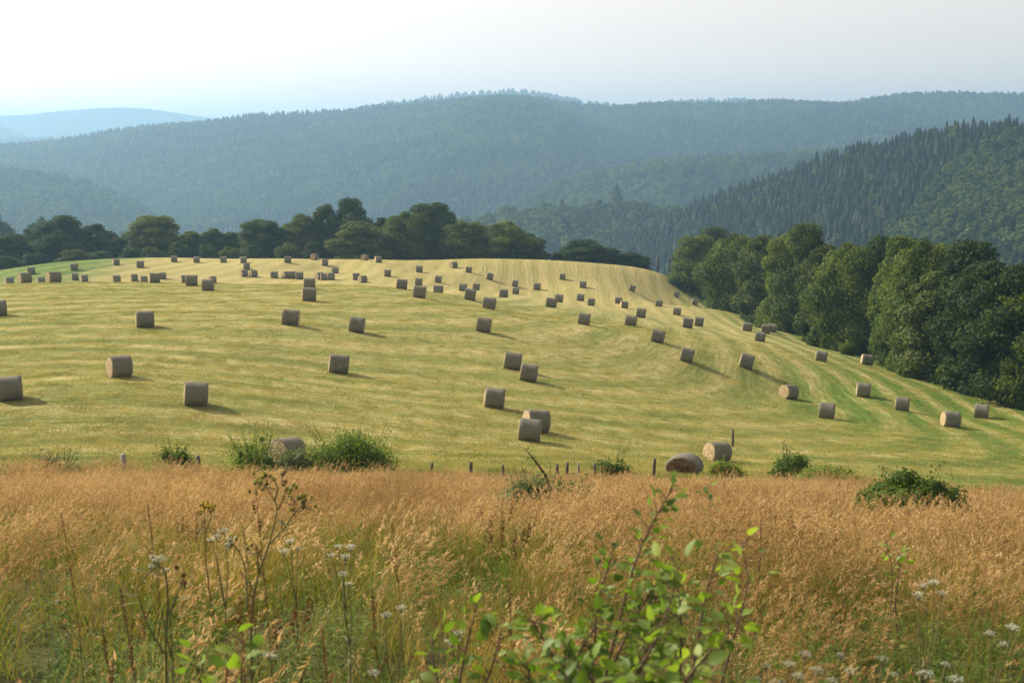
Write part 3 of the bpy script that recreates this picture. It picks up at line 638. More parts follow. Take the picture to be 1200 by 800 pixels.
BALES = [
 # --- close to the fence and the bottom of the field
 (13, 470, 31, 4, "large hay bale cut by the photo's west edge, nearest on that side"),
 (140, 442.7, 28, 16, "hay bale showing a sliver of its end, alone uphill of the cut-off edge bale"),
 (229, 475, 30.5, 3, "squarish hay bale with pale top rim, standing alone above the two-stemmed roadside thistle shrub"),
 (170, 384, 21, 8, "hay bale alone on open stubble, midway between far crest and fence in the west"),
 (-2, 370, 20, 10, "dark hay bale half cut off by the west edge, midway up the field"),
 (340, 381, 20, 0, "hay bale on the open middle slope, next below the stacked-looking pair under the brow"),
 (417.5, 389.5, 19.7, -2, "hay bale on the middle slope, east neighbour of the one under the stacked-looking pair"),
 (396, 437.5, 23.5, 7, "hay bale with light western rim, alone in the broad empty centre-west of field"),
 (566, 389, 17.7, -5, "hay bale leaning downhill a little, alone in the very centre of the field"),
 (599.5, 432.5, 21, -3, "upper bale of the close diagonal pair in the middle of the field"),
 (618.5, 447, 21.5, -6, "lower bale of the close diagonal pair in the middle of the field"),
 (578, 478.5, 26, 2, "hay bale standing just above the touching pair nearest the fence"),
 (619.5, 516.5, 30.5, 3, "front bale of the touching pair nearest the fence, largest complete one in the field"),
 (627, 507, 29, 20, "rear bale of the touching pair nearest the fence, its straw end peeping out"),
 # --- down by the bank
 (336, 547, 37, 42, "hay bale showing its pale round end, half sunk beside the big green fence bush"),
 (840, 541, 28, 38, "hay bale with a pale frayed end beside a short stake, just over the fence", .86),
 # --- west brow
 (11.5, 333, 7.6, 20, "small pale low bale peeping over the brow at the western end of the row"),
 (29, 332, 14, 28, "most western big bale at the brow, small bales just behind and beside it"),
 (37, 321, 7.6, 0, "tiny dark bale right behind the most western big brow bale"),
 (48, 333, 8.4, 20, "low pale bale touching the west flank of the second big brow bale"),
 (63, 331.5, 14, 28, "second big brow bale from the west with rounded shoulder"),
 (87.3, 316.5, 8, -4, "small dark bale alone on the green strip at the west end"),
 (88, 328, 8, 0, "dark little bale behind the pale low one, under the green strip bale"),
 (98.5, 330, 8, 25, "pale low bale just below the green strip, overlapping a darker one"),
 (136, 310.5, 7.8, 15, "tiny rounded bale where the green strip meets the far trees"),
 (164.5, 313.5, 7.6, -4, "tiny bale on the far slope between the green strip and golden stubble"),
 (136, 331, 8, 25, "pale rounded little bale poking over the brow below the westmost crest bale"),
 (157, 329, 8.2, 20, "dark and pale little bale next west of the sunken one by the big brow bale"),
 (168.5, 331, 7.5, 15, "half sunken little bale touching the big brow bale third from west"),
 (181, 331.6, 13.8, 12, "third big brow bale from the west, with a straw-coloured west end"),
 (191, 327, 8.6, 0, "dark small bale hidden mostly behind the ragged brow group"),
 (203, 329, 11, 14, "wide dark bale at the east end of the ragged brow group"),
 (216, 331, 7.6, 20, "tiny sunken bale just over the brow, between the ragged group and the next big bale"),
 (224.5, 335, 14, -2, "square dark bale on the brow, upper one of the two stepping downhill"),
 (244, 341, 15, -4, "square dark bale on the brow, lower one of the two stepping downhill"),
 (249, 331.5, 7.5, 25, "barely visible flat sliver of bale beyond the brow, north of the two stepping ones"),
 # --- west crest row
 (204, 307, 7.8, 6, "crest bale directly below the tall dark crowned oak, first of the row on golden stubble"),
 (230.5, 307.7, 7.8, 0, "crest bale second in the row on golden stubble, counting eastward"),
 (262, 307.7, 7.8, -3, "crest bale third in the row on golden stubble, counting eastward"),
 (285.5, 308.2, 7.8, 5, "crest bale fourth in the row, with another one right below it"),
 (289, 316, 7.7, 8, "small bale between the crest row and the touching pale pair"),
 (285.5, 324, 8.4, 25, "pale brown western bale of the touching pair beyond the brow"),
 (297, 324.5, 9.3, 20, "dark eastern bale of the touching pair beyond the brow"),
 (321.5, 325.7, 9, -3, "lone squarish small bale between two touching groups beyond the brow"),
 (337, 308, 8, 4, "crest bale fifth in the row, in front of a dark round bush"),
 (335.5, 326, 9.2, 30, "pale western bale of the overlapping pair north of the stacked-looking pair"),
 (342, 326, 9, 12, "eastern bale of the overlapping pair north of the stacked-looking pair"),
 (351, 327, 8.2, 0, "small dark bale just east of the overlapping pair, above the stacked-looking pair"),
 (362.5, 339, 12.5, -2, "upper bale of the stacked-looking pair under the brow"),
 (362, 353, 16.5, 0, "lower bale of the stacked-looking pair under the brow"),
 (368.5, 304.8, 7.7, 60, "pale bale with round lit end on the skyline in front of the dark trees"),
 (380, 311, 8.2, 10, "crest bale a step below the pale skyline one"),
 (393, 320.5, 8, -4, "small bale standing alone east of the touching dark pair"),
 (374.5, 327.3, 9.7, 35, "pale sided western bale of the touching dark pair"),
 (379.5, 328, 9.5, 5, "eastern bale of the touching dark pair"),
 (387.5, 328, 7.3, 10, "smallest bale tucked against the east side of the touching dark pair"),
 (417, 328, 8.5, 15, "rear dark bale of the close pair beyond the brow, east of the lone small one"),
 (425, 331, 9.6, 30, "front rounded bale of the close pair beyond the brow"),
 (427.5, 305, 7.7, 65, "pale bale with round lit end on the skyline, eastern of the two such"),
 (443, 307.7, 8, 20, "skyline bale next east of the pale round-ended one"),
 (454, 324, 8.3, -3, "small square bale on the upper slope, north-west of the tall narrow one"),
 (470, 339, 14, 3, "tall narrow bale with light top, western of the brow bales in the middle"),
 (491, 319, 7.8, -3, "small bale highest of three in a column on the upper middle slope"),
 (490.5, 334.5, 9, -2, "second of three bales in a column on the upper middle slope"),
 (491, 349, 15, -5, "lowest and largest of three bales in a column on the upper middle slope"),
 (513, 331, 7.9, 0, "bale almost hidden behind another, only its top seen, east of the column"),
 (513, 339, 11.7, -6, "bale hiding a further one right behind it, east of the column"),
 (531.5, 314, 7.6, 35, "small bale with a pale west end near the far skyline above the middle"),
 (549, 319.5, 8, -6, "small square bale east and a step below the pale ended one near the skyline"),
 (573, 327.5, 8, -6, "lone small bale on golden stubble, next east along the diagonal from the skyline"),
 (542.5, 341, 9.6, -8, "western rear bale of the triangle of three in the middle distance"),
 (557.5, 340, 8.7, -8, "eastern rear bale of the triangle of three in the middle distance"),
 (550, 351.5, 13.8, -8, "front bale of the triangle of three in the middle distance"),
 (572.5, 362.5, 14, -8, "bale alone just below and east of the triangle of three"),
 (590, 348.5, 11, -9, "bale west of the stacked small pair in the middle distance"),
 (603, 335.7, 7.2, -5, "upper of the stacked small pair in the middle distance"),
 (604, 344.5, 9, -9, "lower of the stacked small pair in the middle distance"),
 (629, 339.5, 8, -8, "lone small bale east of the stacked small pair"),
 (659, 327.5, 7.6, -5, "small bale nearest the top of the hill in the middle, casting a thin shadow"),
 (683, 337, 8, -10, "lone small bale one step down east from the hilltop one"),
 (645.5, 360, 12.4, -10, "larger western bale of the offset pair above the centre leaning one"),
 (654.5, 354, 10, -10, "smaller eastern bale of the offset pair, partly behind its neighbour"),
 (680, 352.5, 8.6, -10, "upper western bale of the small pair right of the offset pair"),
 (692, 358, 9.2, -9, "lower eastern bale of the small pair with a pale corner"),
 (683.5, 380.5, 15.5, -12, "leaning bale with long shadow, alone below the two small pairs"),
 (740, 341, 7.8, -12, "lone small bale where golden stubble starts sloping to the hedge, highest of that stretch"),
 (724.5, 355.5, 8.3, -10, "upper bale of the tiny pair with one pale flank on the east slope"),
 (731, 361, 9, 14, "lower bale of the tiny pair, showing a pale flank"),
 (772, 359, 7.5, -10, "lone tiny bale on the east slope, due west of the two by the hedge"),
 (792, 348, 7.4, -14, "tiny bale closest to the small shrub at the hedge's far end"),
 (813, 357, 7.5, -6, "tiny bale in the hedge's green margin, second from the far shrub"),
 (750.5, 372, 11.6, -14, "upper bale of the diagonal pair on the east slope above the big leaning ones"),
 (738.5, 382, 13.6, -12, "lower bale of the diagonal pair on the east slope above the big leaning ones"),
 (793, 369, 9, -12, "lone small bale above the side-by-side tilted pair"),
 (805, 384, 12, -13, "western bale of the side-by-side tilted pair on the east slope"),
 (818.5, 382, 11, -15, "eastern bale of the side-by-side tilted pair on the east slope"),
 (770, 401, 16.3, -14, "tilted bale alone below the diagonal pair, first of three large ones in a descending row"),
 (803.5, 424, 16.6, -14, "tilted bale, second of three large ones in a descending row"),
 (873, 431, 16.3, -13, "tilted bale, third and easternmost of three large ones in a descending row"),
 (875.5, 388, 10.2, -8, "western bale of the cluster of four near the hedge foot"),
 (890, 400, 12.3, -10, "lowest bale of the cluster of four near the hedge foot"),
 (897, 390.5, 11, -8, "middle bale of the cluster of four, in front of the last one"),
 (904.5, 388, 10.6, -8, "rearmost bale of the cluster of four, touching the hedge shade", 1.0, 174),
 (961.5, 423.5, 13.8, -4, "bale alone on the green edge between the cluster of four and the warm lit one"),
 (1015, 427.5, 13.6, 10, "warm brown bale lit on its end, closest to the dark hedge"),
 (923, 467, 16.5, 40, "wide bale turned so a pale end catches the sun, on the striped curve"),
 (968, 490.5, 19.7, -10, "dark bale with long shadow, next below the wide pale-ended one"),
 (1011, 465, 16.7, -12, "dark tilted bale where stripes meet the green corner, west of two others"),
 (1056.5, 481.5, 18.7, -12, "dark tilted bale in the middle of the green corner"),
 (1113, 500.5, 18.7, 16, "bale with an orange lit west end, lowest one in the green corner"),
 (1149.5, 490, 17.3, -6, "easternmost bale of all, in the green corner under the black trees"),
]
for b in BALES: bale(*b)
# collapsed bale by the fence: sunken, frayed, facing us with its brown end
x, D = place(802, 556, 57)
g = np.random.default_rng(77); r = .56; seg = 36
th = np.arange(seg) * 2 * PI / seg; V = []
for u, q in ((-.5, .9), (-.46, 1), (-.2, 1.02), (.1, 1), (.4, .98), (.5, .86)):
    rr = r * (q + g.uniform(-.03, .03, seg)); V.append(np.stack([np.full(seg, u * .95), np.cos(th) * rr * 1.22, np.maximum(np.sin(th) * rr, -r * .55) * .88 + .30], 1))
V = np.array(V); side = [(i * seg + k, i * seg + (k + 1) % seg, (i + 1) * seg + (k + 1) % seg, (i + 1) * seg + k) for i in range(5) for k in range(seg)]
cb = link("hay_bale", None, loc=(x, D, float(ground(x, D)) + .05), rot=(0, 0, math.radians(66)))
link("wrapped_side", mesh_np("wrapped_side", V.reshape(-1, 3), [side], [M_bside], smooth=True), cb)
M_old = soil_mat("old_bale_end", [(.3, (.09, .055, .03)), (.55, (.17, .11, .06)), (.78, (.30, .21, .12))], 9)
for sgn, ring in ((-1, V[0]), (1, V[-1])):
    c = ring.mean(0); rows = [c + (ring - c) * q + np.array([sgn * .05 * (1 - q), 0, 0]) + g.normal(size=(seg, 3)) * .02 * (q < 1) for q in (1, .8, .6, .4, .2)]
    f = [(i * seg + k, i * seg + (k + 1) % seg, (i + 1) * seg + (k + 1) % seg, (i + 1) * seg + k) for i in range(4) for k in range(seg)]
    f3 = [(4 * seg + k, 4 * seg + (k + 1) % seg, 5 * seg) for k in range(seg)]
    link("end_face", mesh_np("end_face", np.vstack([np.array(rows).reshape(-1, 3), c + np.array([sgn * .05, 0, 0])]), [f3, f], [M_old], smooth=True), cb)
tag(cb, "collapsed brown bale slumped in the grass at the fence, end towards us", "hay bale", GB)

# ------------------------------------------------------------------ hedgerow trees beyond the crest
GH = "trees in the row behind the far crest"
def crest_tree(kind, px, top, wpx, Dd, label, name="broadleaf_tree"):
    x = (px - 600) / F * Dd; z = float(ground(x, Dd)); zt = px_dir(px, top + 5)[2] * Dd
    return add_tree(kind, px, Dd, zt - z, wpx / F * Dd * 1.14, label, "tree", GH, name)
for a in [
 (1, -30, 262, 60, 262, "dark tree cut by the west edge of the hedgerow"),
 (1, 12, 270, 50, 258, "dark spreading tree, first complete one at the hedgerow's western end"),
 (4, 42, 262, 44, 276, "dark tree behind the gap between the first hedgerow tree and the broad tall one"),
 (1, 74, 248, 52, 268, "broad tall dark tree, the highest of the western clump"),
 (4, 111, 257, 38, 272, "narrower dark tree joined to the east side of the broad tall one"),
 (1, 138, 273, 36, 270, "low dark tree at the east end of the western clump, before the open notch"),
 (0, 181, 248, 50, 268, "round crowned oak standing above its neighbours west of the row's low stretch"),
 (3, 224, 266, 34, 275, "slim tree just east of the round crowned oak"),
 (3, 249, 263, 30, 278, "small two-pointed tree in the low stretch of the row"),
 (6, 270, 267, 30, 280, "paler loose tree in the low stretch of the row"),
 (0, 306, 253, 46, 270, "leafy tree with broken top starting the middle rise of the row"),
 (4, 331, 268, 30, 280, "dark tree filling behind the broken topped one"),
 (3, 355, 246, 36, 274, "upright tree with feathery top, west of the tall slender one"),
 (4, 382, 234, 32, 276, "tall slender dark tree rising above the hedgerow"),
 (1, 411, 228, 40, 276, "tallest tree of the whole row with a rounded dark head"),
 (2, 420, 254, 52, 262, "light green rounded tree in front of the tallest one"),
 (4, 452, 250, 40, 272, "dark green tree between the light rounded one and the rugged oak"),
 (5, 478, 243, 46, 268, "wide green tree leaning against the rugged oak"),
 (0, 505, 233, 52, 272, "rugged oak with an uneven knobbly dark crown"),
 (5, 542, 254, 48, 268, "dense green tree next east of the rugged oak"),
 (1, 566, 260, 40, 276, "dark tree behind the dense green row section"),
 (5, 590, 255, 46, 268, "tree with slightly brown-tinged crown near the row's east end"),
 (4, 616, 268, 34, 272, "dark tree that steps down towards the gap in the row"),
 (1, 683, 276, 50, 280, "dark domed tree alone just past the gap in the row"),
 (4, 714, 285, 38, 284, "dark tree sloping down east of the domed one past the gap"),
 (1, 741, 291, 34, 286, "last low dark tree of the row, nearest the two poles"),
]: crest_tree(*a)
# shrub belt at the foot of the row
SHR = [bush_mesh("foliage", 400 + i, 3.2, 2.3, 4200, .26, mt, 9, spray=.06) for i, mt in enumerate((M_leaf, M_leafdk, M_leafyl))]
def shrub(kind, px, Dd, top, wpx, label, group="shrubs along the foot of the far trees"):
    x = (px - 600) / F * Dd; z = float(ground(x, Dd)) - .1; zt = px_dir(px, top)[2] * Dd
    o = link("shrub", SHR[kind], loc=(x, Dd, z), rot=(0, 0, R.uniform(0, 6.28))); o.scale = (wpx / F * Dd / 4.8,) * 2 + (max(.8, (zt - z)) / 3.2,)
    return tag(o, label, "shrub", group)
for a in [
 (2, 86, 250, 292, 46, "pale rounded shrub under the broad tall dark tree"),
 (1, 118, 252, 294, 40, "dark shrub between the pale rounded one and the open notch"),
 (1, 40, 248, 296, 46, "dark shrub in front of the first hedgerow trees at the west"),
 (1, 5, 244, 300, 44, "dark shrub at the extreme west foot of the hedgerow"),
 (2, 178, 256, 289, 34, "lighter shrub beneath the round crowned oak"),
 (1, 152, 258, 292, 30, "dark shrub below the open notch of the row"),
 (0, 208, 260, 284, 36, "green shrub just east of the round crowned oak's foot"),
 (1, 242, 262, 286, 34, "dark shrub under the slim two-pointed trees"),
 (0, 268, 262, 290, 34, "low rounded green shrub in the low stretch of the row"),
 (1, 296, 262, 286, 34, "dark shrub at the foot of the broken topped tree"),
 (0, 337, 260, 285, 38, "round dark green shrub behind the fifth crest bale"),
 (1, 368, 262, 283, 36, "dark shrub between the upright feathery tree and the tall slender one"),
 (1, 400, 262, 284, 40, "dark shrub under the tallest tree of the row"),
 (1, 440, 262, 284, 40, "dark shrub behind the skyline bales"),
 (0, 487, 263, 284, 36, "green shrub below the wide tree by the rugged oak"),
 (1, 520, 264, 288, 40, "dark shrub at the rugged oak's eastern foot"),
 (0, 562, 264, 284, 32, "rounded lighter shrub set in front of the dense green trees"),
 (1, 596, 265, 288, 40, "dark shrub beneath the brown tinged tree"),
 (1, 630, 268, 291, 32, "low dark shrub just before the gap in the row"),
 (1, 655, 272, 296, 30, "lowest shrub inside the gap of the row"),
 (1, 700, 278, 297, 40, "dark shrub under the domed tree past the gap"),
 (0, 790, 262, 325, 16, "small pale shrub at the far tip of the eastern hedge"),
 (1, 803, 262, 326, 20, "small dark shrub beside the pale one at the eastern hedge's far tip"),
]: shrub(*a)

# ------------------------------------------------------------------ big trees down the east side
GE = "tall trees of the hedge down the east side"
def hedge_tree(kind, px, base, top, wpx, Dd, label, back=0):
    x, D = place(px, base, Dd); D += back; x = (px - 600) / F * D; z = float(ground(x, D)) - .3; zt = px_dir(px, top)[2] * D
    return add_tree(kind, px, D, zt - z, wpx / F * D * 1.28, label, "tree", GE, zoff=-.3)
for a in [
 (0, 817, 345, 276, 44, 258, "first tree at the far end of the eastern hedge"),
 (1, 838, 352, 267, 46, 250, "dark domed tree second from the eastern hedge's far end"),
 (5, 866, 364, 274, 50, 226, "third tree of the eastern hedge with sunlit round top"),
 (2, 893, 378, 276, 48, 205, "light green tree fourth in the eastern hedge"),
 (0, 926, 390, 275, 46, 186, "broad tree fifth in the eastern hedge, above the cluster of four bales", 4),
 (1, 945, 398, 263, 50, 186, "tree rising highest on the skyline of the eastern hedge's middle", 8),
 (2, 966, 405, 288, 46, 170, "olive tree with a drooping front in the middle of the eastern hedge"),
 (5, 1000, 416, 285, 56, 158, "full green tree beside the olive one, north of the lone brown bale", 4),
 (1, 1030, 424, 278, 48, 156, "dark tree with tall top behind the brown bale", 9),
 (0, 1060, 436, 278, 52, 142, "large leafy tree directly east of the warm brown bale", 6),
 (5, 1085, 444, 281, 60, 138, "tree with sunlit crown shoulder next to the front bulging one", 4),
 (6, 1104, 449, 318, 60, 128, "rounded olive tree bulging forward from the dark eastern hedge"),
 (1, 1138, 458, 284, 72, 130, "very dark tall tree behind the bulging olive one", 4),
 (4, 1158, 464, 305, 70, 118, "blackish tree over the easternmost bale"),
 (1, 1195, 473, 312, 84, 114, "huge dark tree at the photo's east edge of the hedge"),
 (5, 1235, 482, 320, 80, 110, "tree beyond the east edge, partly cut off by the frame"),
]: hedge_tree(*a)
for i, (px, base, top, wpx, Dd, lab) in enumerate([
 (1000, 418, 399, 30, 158, "low shrub at the hedge foot just north of the brown bale"), (1075, 443, 412, 46, 136, "grey-green shrub at the foot of the large leafy tree"),
 (1120, 455, 425, 50, 124, "shrub under the bulging olive tree"), (1175, 470, 442, 50, 113, "dark shrub at the foot of the blackish tree"),
 (960, 407, 385, 34, 164, "shrub at the foot of the olive drooping tree"), (914, 388, 370, 22, 188, "shrub behind the cluster of four bales"), (858, 366, 345, 28, 224, "shrub at the foot of the third hedge tree")]):
    x, D = place(px, base, Dd); shrub(1 if i % 2 else 0, px, D + 1.5, top, wpx, lab, "shrubs along the foot of the eastern hedge")

# ------------------------------------------------------------------ grass of the bank
M_stem = leaf_mat("dry_stem", (.11, .10, .024), (.29, .22, .055), (.50, .385, .13), .36, patch=.5, tcol=(1.3, 1.15, .75))
M_head = leaf_mat("grass_head", (.23, .145, .06), (.44, .305, .14), (.68, .52, .29), .40, patch=.3, tcol=(1.25, 1.1, .8))
M_blade = leaf_mat("green_blade", (.04, .075, .012), (.11, .15, .022), (.27, .26, .05), .42, patch=.5, tcol=(1.3, 1.35, .6))
M_rust = leaf_mat("rusty_seed", (.08, .038, .02), (.14, .07, .035), (.22, .12, .055), .2, patch=.5)
M_white = leaf_mat("white_floret", (.48, .50, .38), (.66, .68, .56), (.80, .80, .72), .4, patch=.5, tcol=(1.1, 1.15, .95))
M_yel = leaf_mat("yellow_floret", (.42, .32, .03), (.60, .46, .05), (.72, .58, .12), .4, patch=.5)

def blade(G, g, base, h, lean, az, w, m, n=5):
    """tapered strip bending over; returns its spine"""
    t = np.linspace(0, 1, n); L = np.array([math.cos(az), math.sin(az), 0])
    sp = base + np.stack([L[0] * lean * t ** 2 * h, L[1] * lean * t ** 2 * h, h * (t - .25 * lean * t ** 3)], 1)
    s = rdir(1, g)[0] * np.array([1, 1, .1]); s /= np.linalg.norm(s)
    ww = w * (1 - t ** 2 * .85)[:, None] * .5
    V = np.stack([sp - s * ww, sp + s * ww], 1).reshape(-1, 3)
    G.add(V, f4=[(2 * i, 2 * i + 1, 2 * i + 3, 2 * i + 2) for i in range(n - 1)], m=m); return sp
WIND = .35      # the wind leans the grass towards the east
def grass_clump(seed, kind):
    g = np.random.default_rng(seed); G = Geo()
    ns = {'dry': 26, 'green': 46, 'mix': 48, 'dock': 5}[kind]
    for i in range(ns):
        a = g.uniform(0, 6.28); r = .24 * math.sqrt(g.random()); b = np.array([math.cos(a) * r, math.sin(a) * r, -.05])
        az = g.normal(WIND, .9)
        if kind == 'mix' and i % 3:
            blade(G, g, b, g.uniform(.32, .66), g.uniform(.2, .9), az, g.uniform(.004, .007), 0)
        elif kind == 'green' or (kind == 'mix' and i % 12):
            blade(G, g, b, g.uniform(.25, .62), g.uniform(.2, 1.1), g.uniform(0, 6.28), g.uniform(.005, .009), 2)
        elif kind == 'dock':
            h = g.uniform(.42, .74); sp = blade(G, g, b, h, g.uniform(.02, .2), az, .008, 3)
            for q in range(46):
                t = g.uniform(.62, 1); p = b + (sp[-1] - b) * t; G.cards([p + g.normal(size=3) * .012], rdir(1, g), rdir(1, g), .018, .026, 3)
        else:
            h = g.uniform(.42, .76); sp = blade(G, g, b, h, g.uniform(.25, .75), az, g.uniform(.0035, .005), 0)
            if i % 3 == 0: blade(G, g, b, g.uniform(.3, .55), g.uniform(.4, 1.3), g.uniform(0, 6.28), .006, 0)
            nh = int(g.integers(12, 20)); u = g.random(nh); d = sp[-1] - sp[-2]; d /= np.linalg.norm(d)
            P = sp[-1] + d * (u[:, None] * .14 - .10) + g.normal(size=(nh, 3)) * (.014 * (1.15 - u))[:, None]
            G.cards(P, rdir(nh, g), np.tile(d, (nh, 1)) + g.normal(size=(nh, 3)) * .35, g.uniform(.006, .012, nh), g.uniform(.026, .060, nh), 1)
    return G.mesh("grass_" + kind, [M_stem, M_head, M_blade, M_rust])
def herb_clump(seed):
    g = np.random.default_rng(seed); G = Geo()
    for i in range(9):
        a = g.uniform(0, 6.28); r = .2 * math.sqrt(g.random()); b = np.array([math.cos(a) * r, math.sin(a) * r, -.03])
        sp = blade(G, g, b, g.uniform(.25, .56), g.uniform(.1, .5), g.uniform(0, 6.28), .005, 2, 6)
        for k in range(13):
            q = sp[min(5, 1 + k * 5 // 13)] + g.normal(size=3) * .012; d = rdir(1, g)[0]; d[2] = abs(d[2]) * .5 + .1; L_ = g.uniform(.018, .045)
            G.cards([q + d * L_ * .6], [[-d[0] * .4 + g.normal() * .2, -d[1] * .4 + g.normal() * .2, 1]], [d], L_ * .5, L_ * 1.3, 2)
    return G.mesh("herb", [M_stem, M_head, M_herb, M_rust])
M_herb = leaf_mat("meadow_herb", (.035, .07, .014), (.10, .155, .028), (.24, .28, .07), .4, patch=.9)
gr = [grass_clump(500 + i, 'dry') for i in range(6)] + [grass_clump(520 + i, 'mix') for i in range(3)] + [grass_clump(540 + i, 'green') for i in range(4)] + [grass_clump(560 + i, 'dock') for i in range(2)] + [herb_clump(580 + i) for i in range(4)]
SRC_GRASS = source("grass_stock", gr)
def bank_grass():
    P = []; I = []; S = []; SZ = []
    for (d0, d1, dens) in ((1.6, 6, 15), (6, 16, 11), (16, 30, 9), (30, 51, 9)):
        N = int((d1 - d0) * (0.5 * (d1 + d0) * .96 + 12) * dens)
        y = rng.uniform(d0, d1, N * 2); hw = y * .48 + 6; x = rng.uniform(-1, 1, N * 2) * (d1 * .48 + 6)
        k = abs(x) < hw; x, y = x[k][:N], y[k][:N]
        P.append(np.stack([x, y, ground(x, y)], 1))
    P = np.vstack(P)
    ex = np.concatenate([rng.uniform(-26, -4, 260), rng.normal(-17, 2.2, 120), rng.uniform(2, 20, 70)]); ey = rng.uniform(39.5, 43.8, len(ex)) - np.maximum(0, ex) * .22
    tall0 = len(P); P = np.vstack([P, np.stack([ex, ey, ground(ex, ey)], 1)]); tall = np.arange(len(P)) >= tall0; x, y = P[:, 0], P[:, 1]
    edge = 42.6 + 1.9 * vnoise(x / 3.0 + 9, y / 3 + 2, 31) - np.maximum(0, x) * .22
    free = (((x - 6.24) / .8) ** 2 + ((y - 19.9) / .7) ** 2 > 1) & (((x - .6) / .75) ** 2 + ((y - 21.9) / .55) ** 2 > 1)
    for bx in ((-5.9, 44.8, 1.5), (-9.5, 45, .8), (-12.4, 45, .7)): free &= ((x - bx[0]) / bx[2]) ** 2 + (y - bx[1]) ** 2 > 1
    sel = ((y < edge) | tall) & free; tall = tall[sel]; P = P[sel]; x, y = P[:, 0], P[:, 1]; n_ = len(P)
    nz = vnoise(x / 2.2 + 20, y / 3.0 + 20, 33) + .5 * vnoise(x / .8, y / .9, 34)
    green = np.clip(1.35 - (y - 3.5) / 12 + .35 * nz + np.clip(-x / y * 1.2, -.25, .35) , .10, .93)        # greener near us and towards the west
    green = np.where(y > 39.5, np.clip(.40 + .3 * nz, 0, 1), green)
    r = rng.random(n_)
    idx = np.where(r < green * .45, rng.integers(9, 13, n_), np.where(r < green, rng.integers(6, 9, n_), rng.integers(0, 6, n_)))
    dk = rng.random(n_) < np.where(y < 16, np.where(x < 0, .025, .015), .004); idx = np.where(dk, rng.integers(13, 15, n_), idx)
    hb = rng.random(n_) < np.clip(np.interp(y, [3, 8, 13, 20, 38, 41], [.62, .48, .18, .05, .07, .55]) * (1 + 1.3 * vnoise(x / 1.3 + 50, y / 1.6, 35)) * np.where(x < 0, 1.15, .9), 0, .9)
    idx = np.where(hb, rng.integers(15, 19, n_), idx)
    s = rng.uniform(.75, 1.15, n_) * (1 + .15 * nz); s = np.where(y < 4, s * .8, s) * np.interp(y, [8, 24, 42], [1, .90, .52]) * (1 + .25 * vnoise(x / .9, y / 1.2, 36)) * np.where((y > 36) & (vnoise(x / 1.1 + 7, y / 1.5, 38) > .2) & ((x < -5) | (x > 5)), 1.55, 1)
    s = np.where(tall, rng.uniform(.75, 1.35, n_) * np.where(x < -12, 1.1, .85), s)
    o = scatter("grass", P, rng.normal(0, .5, n_), s, idx, SRC_GRASS, sclz=s * rng.uniform(.8, 1.12, n_), tilt=rng.normal(0, .09, (n_, 2)))
    tag(o, "tall dry grass with feathery tan heads leaning in the wind on the bank", "grass", kind="stuff"); print("grass clumps", n_)
bank_grass()
# short stubble and strewn hay on the near field
M_stub = leaf_mat("stubble", (.13, .17, .035), (.29, .28, .075), (.54, .43, .18), .35, patch=.4, tcol=(1.2, 1.2, .7))
def stub(seed):
    g = np.random.default_rng(seed); G = Geo()
    for i in range(70):
        a = g.uniform(0, 6.28); r = .55 * math.sqrt(g.random()); b = np.array([math.cos(a) * r, math.sin(a) * r, -.02])
        blade(G, g, b, g.uniform(.04, .13), g.uniform(.2, 1.6), g.uniform(0, 6.28), g.uniform(.010, .018), 0, 3)
    return G.mesh("stubble", [M_stub])
N = 34000; y = 46 + 100 * rng.random(N) ** 1.3; x = rng.uniform(-1, 1, N) * (y * .48 + 4); k = x < np.interp(y, EDGE_Y, EDGE_X) - 1; x, y = x[k], y[k]
s = rng.uniform(.7, 1.3, len(x)); P = np.stack([x, y, ground(x, y)], 1)
o = scatter("hay_stubble", P, rng.uniform(0, 6.28, len(x)), s, rng.integers(0, 4, len(x)), source("stubble_stock", [stub(600 + i) for i in range(4)]))
tag(o, "short mown stubble and loose hay over the lower field", "stubble", kind="stuff")

# ------------------------------------------------------------------ fence stakes
def stake(px, top, pyb, Dd, wid, label, mat=M_post, lean=0.0, cat="fence post", group="stakes of the old fence under the bank"):
    d = px_dir(px, top - 3); x = d[0] * Dd; z1 = d[2] * Dd; z0 = float(ground(x, Dd)) - .25; hgt = z1 - z0
    g = np.random.default_rng(int(px)); G = Geo()
    zz = np.linspace(0, hgt, 5); pts = np.stack([zz * lean + g.normal(size=5) * .008, g.normal(size=5) * .008, zz], 1)
    G.tube(pts, np.array([1.1, 1.05, 1, 1.02, .85]) * wid / 2, 7)
    o = link("fence_post", G.mesh("fence_post", [mat]), loc=(x - hgt * lean, Dd, z0)); return tag(o, label, cat, group)
for a in [
 (144, 535, 570, 44, .20, "pale weathered post standing west of the small leafy fence shrub", M_postpale),
 (232, 537, 570, 44, .17, "dark fence post between the small leafy shrub and the thistly one", M_post),
 (506, 545, 570, 45, .11, "dark thin stake alone east of the big green fence bush", M_post),
 (552, 544, 570, 45, .15, "blackened stake west of the bramble's bare branch", M_post, .02),
 (589, 547, 570, 45, .10, "short thin stake closest to the bramble's western edge", M_post, -.03),
 (653, 546, 570, 46, .11, "thin stake just east of the bramble's bare branch", M_post),
 (665, 544.5, 570, 46, .12, "dark stake, westernmost but one between bramble and dark tussock", M_post, .02),
 (678, 545, 570, 46, .10, "slim stake halfway between the bramble and the dark tussock", M_postpale),
 (697, 546, 570, 46, .11, "short stake touching the dark tussock's western side", M_post),
 (767, 540, 570, 46, .13, "upright stake between the dark tussock and the collapsed bale", M_post),
]: stake(*a)
xx, DD = place(859, 523, 68); stake(859, 506, 524, DD, .16, "lone stake standing in the field just behind the frayed bale", M_post, .0)
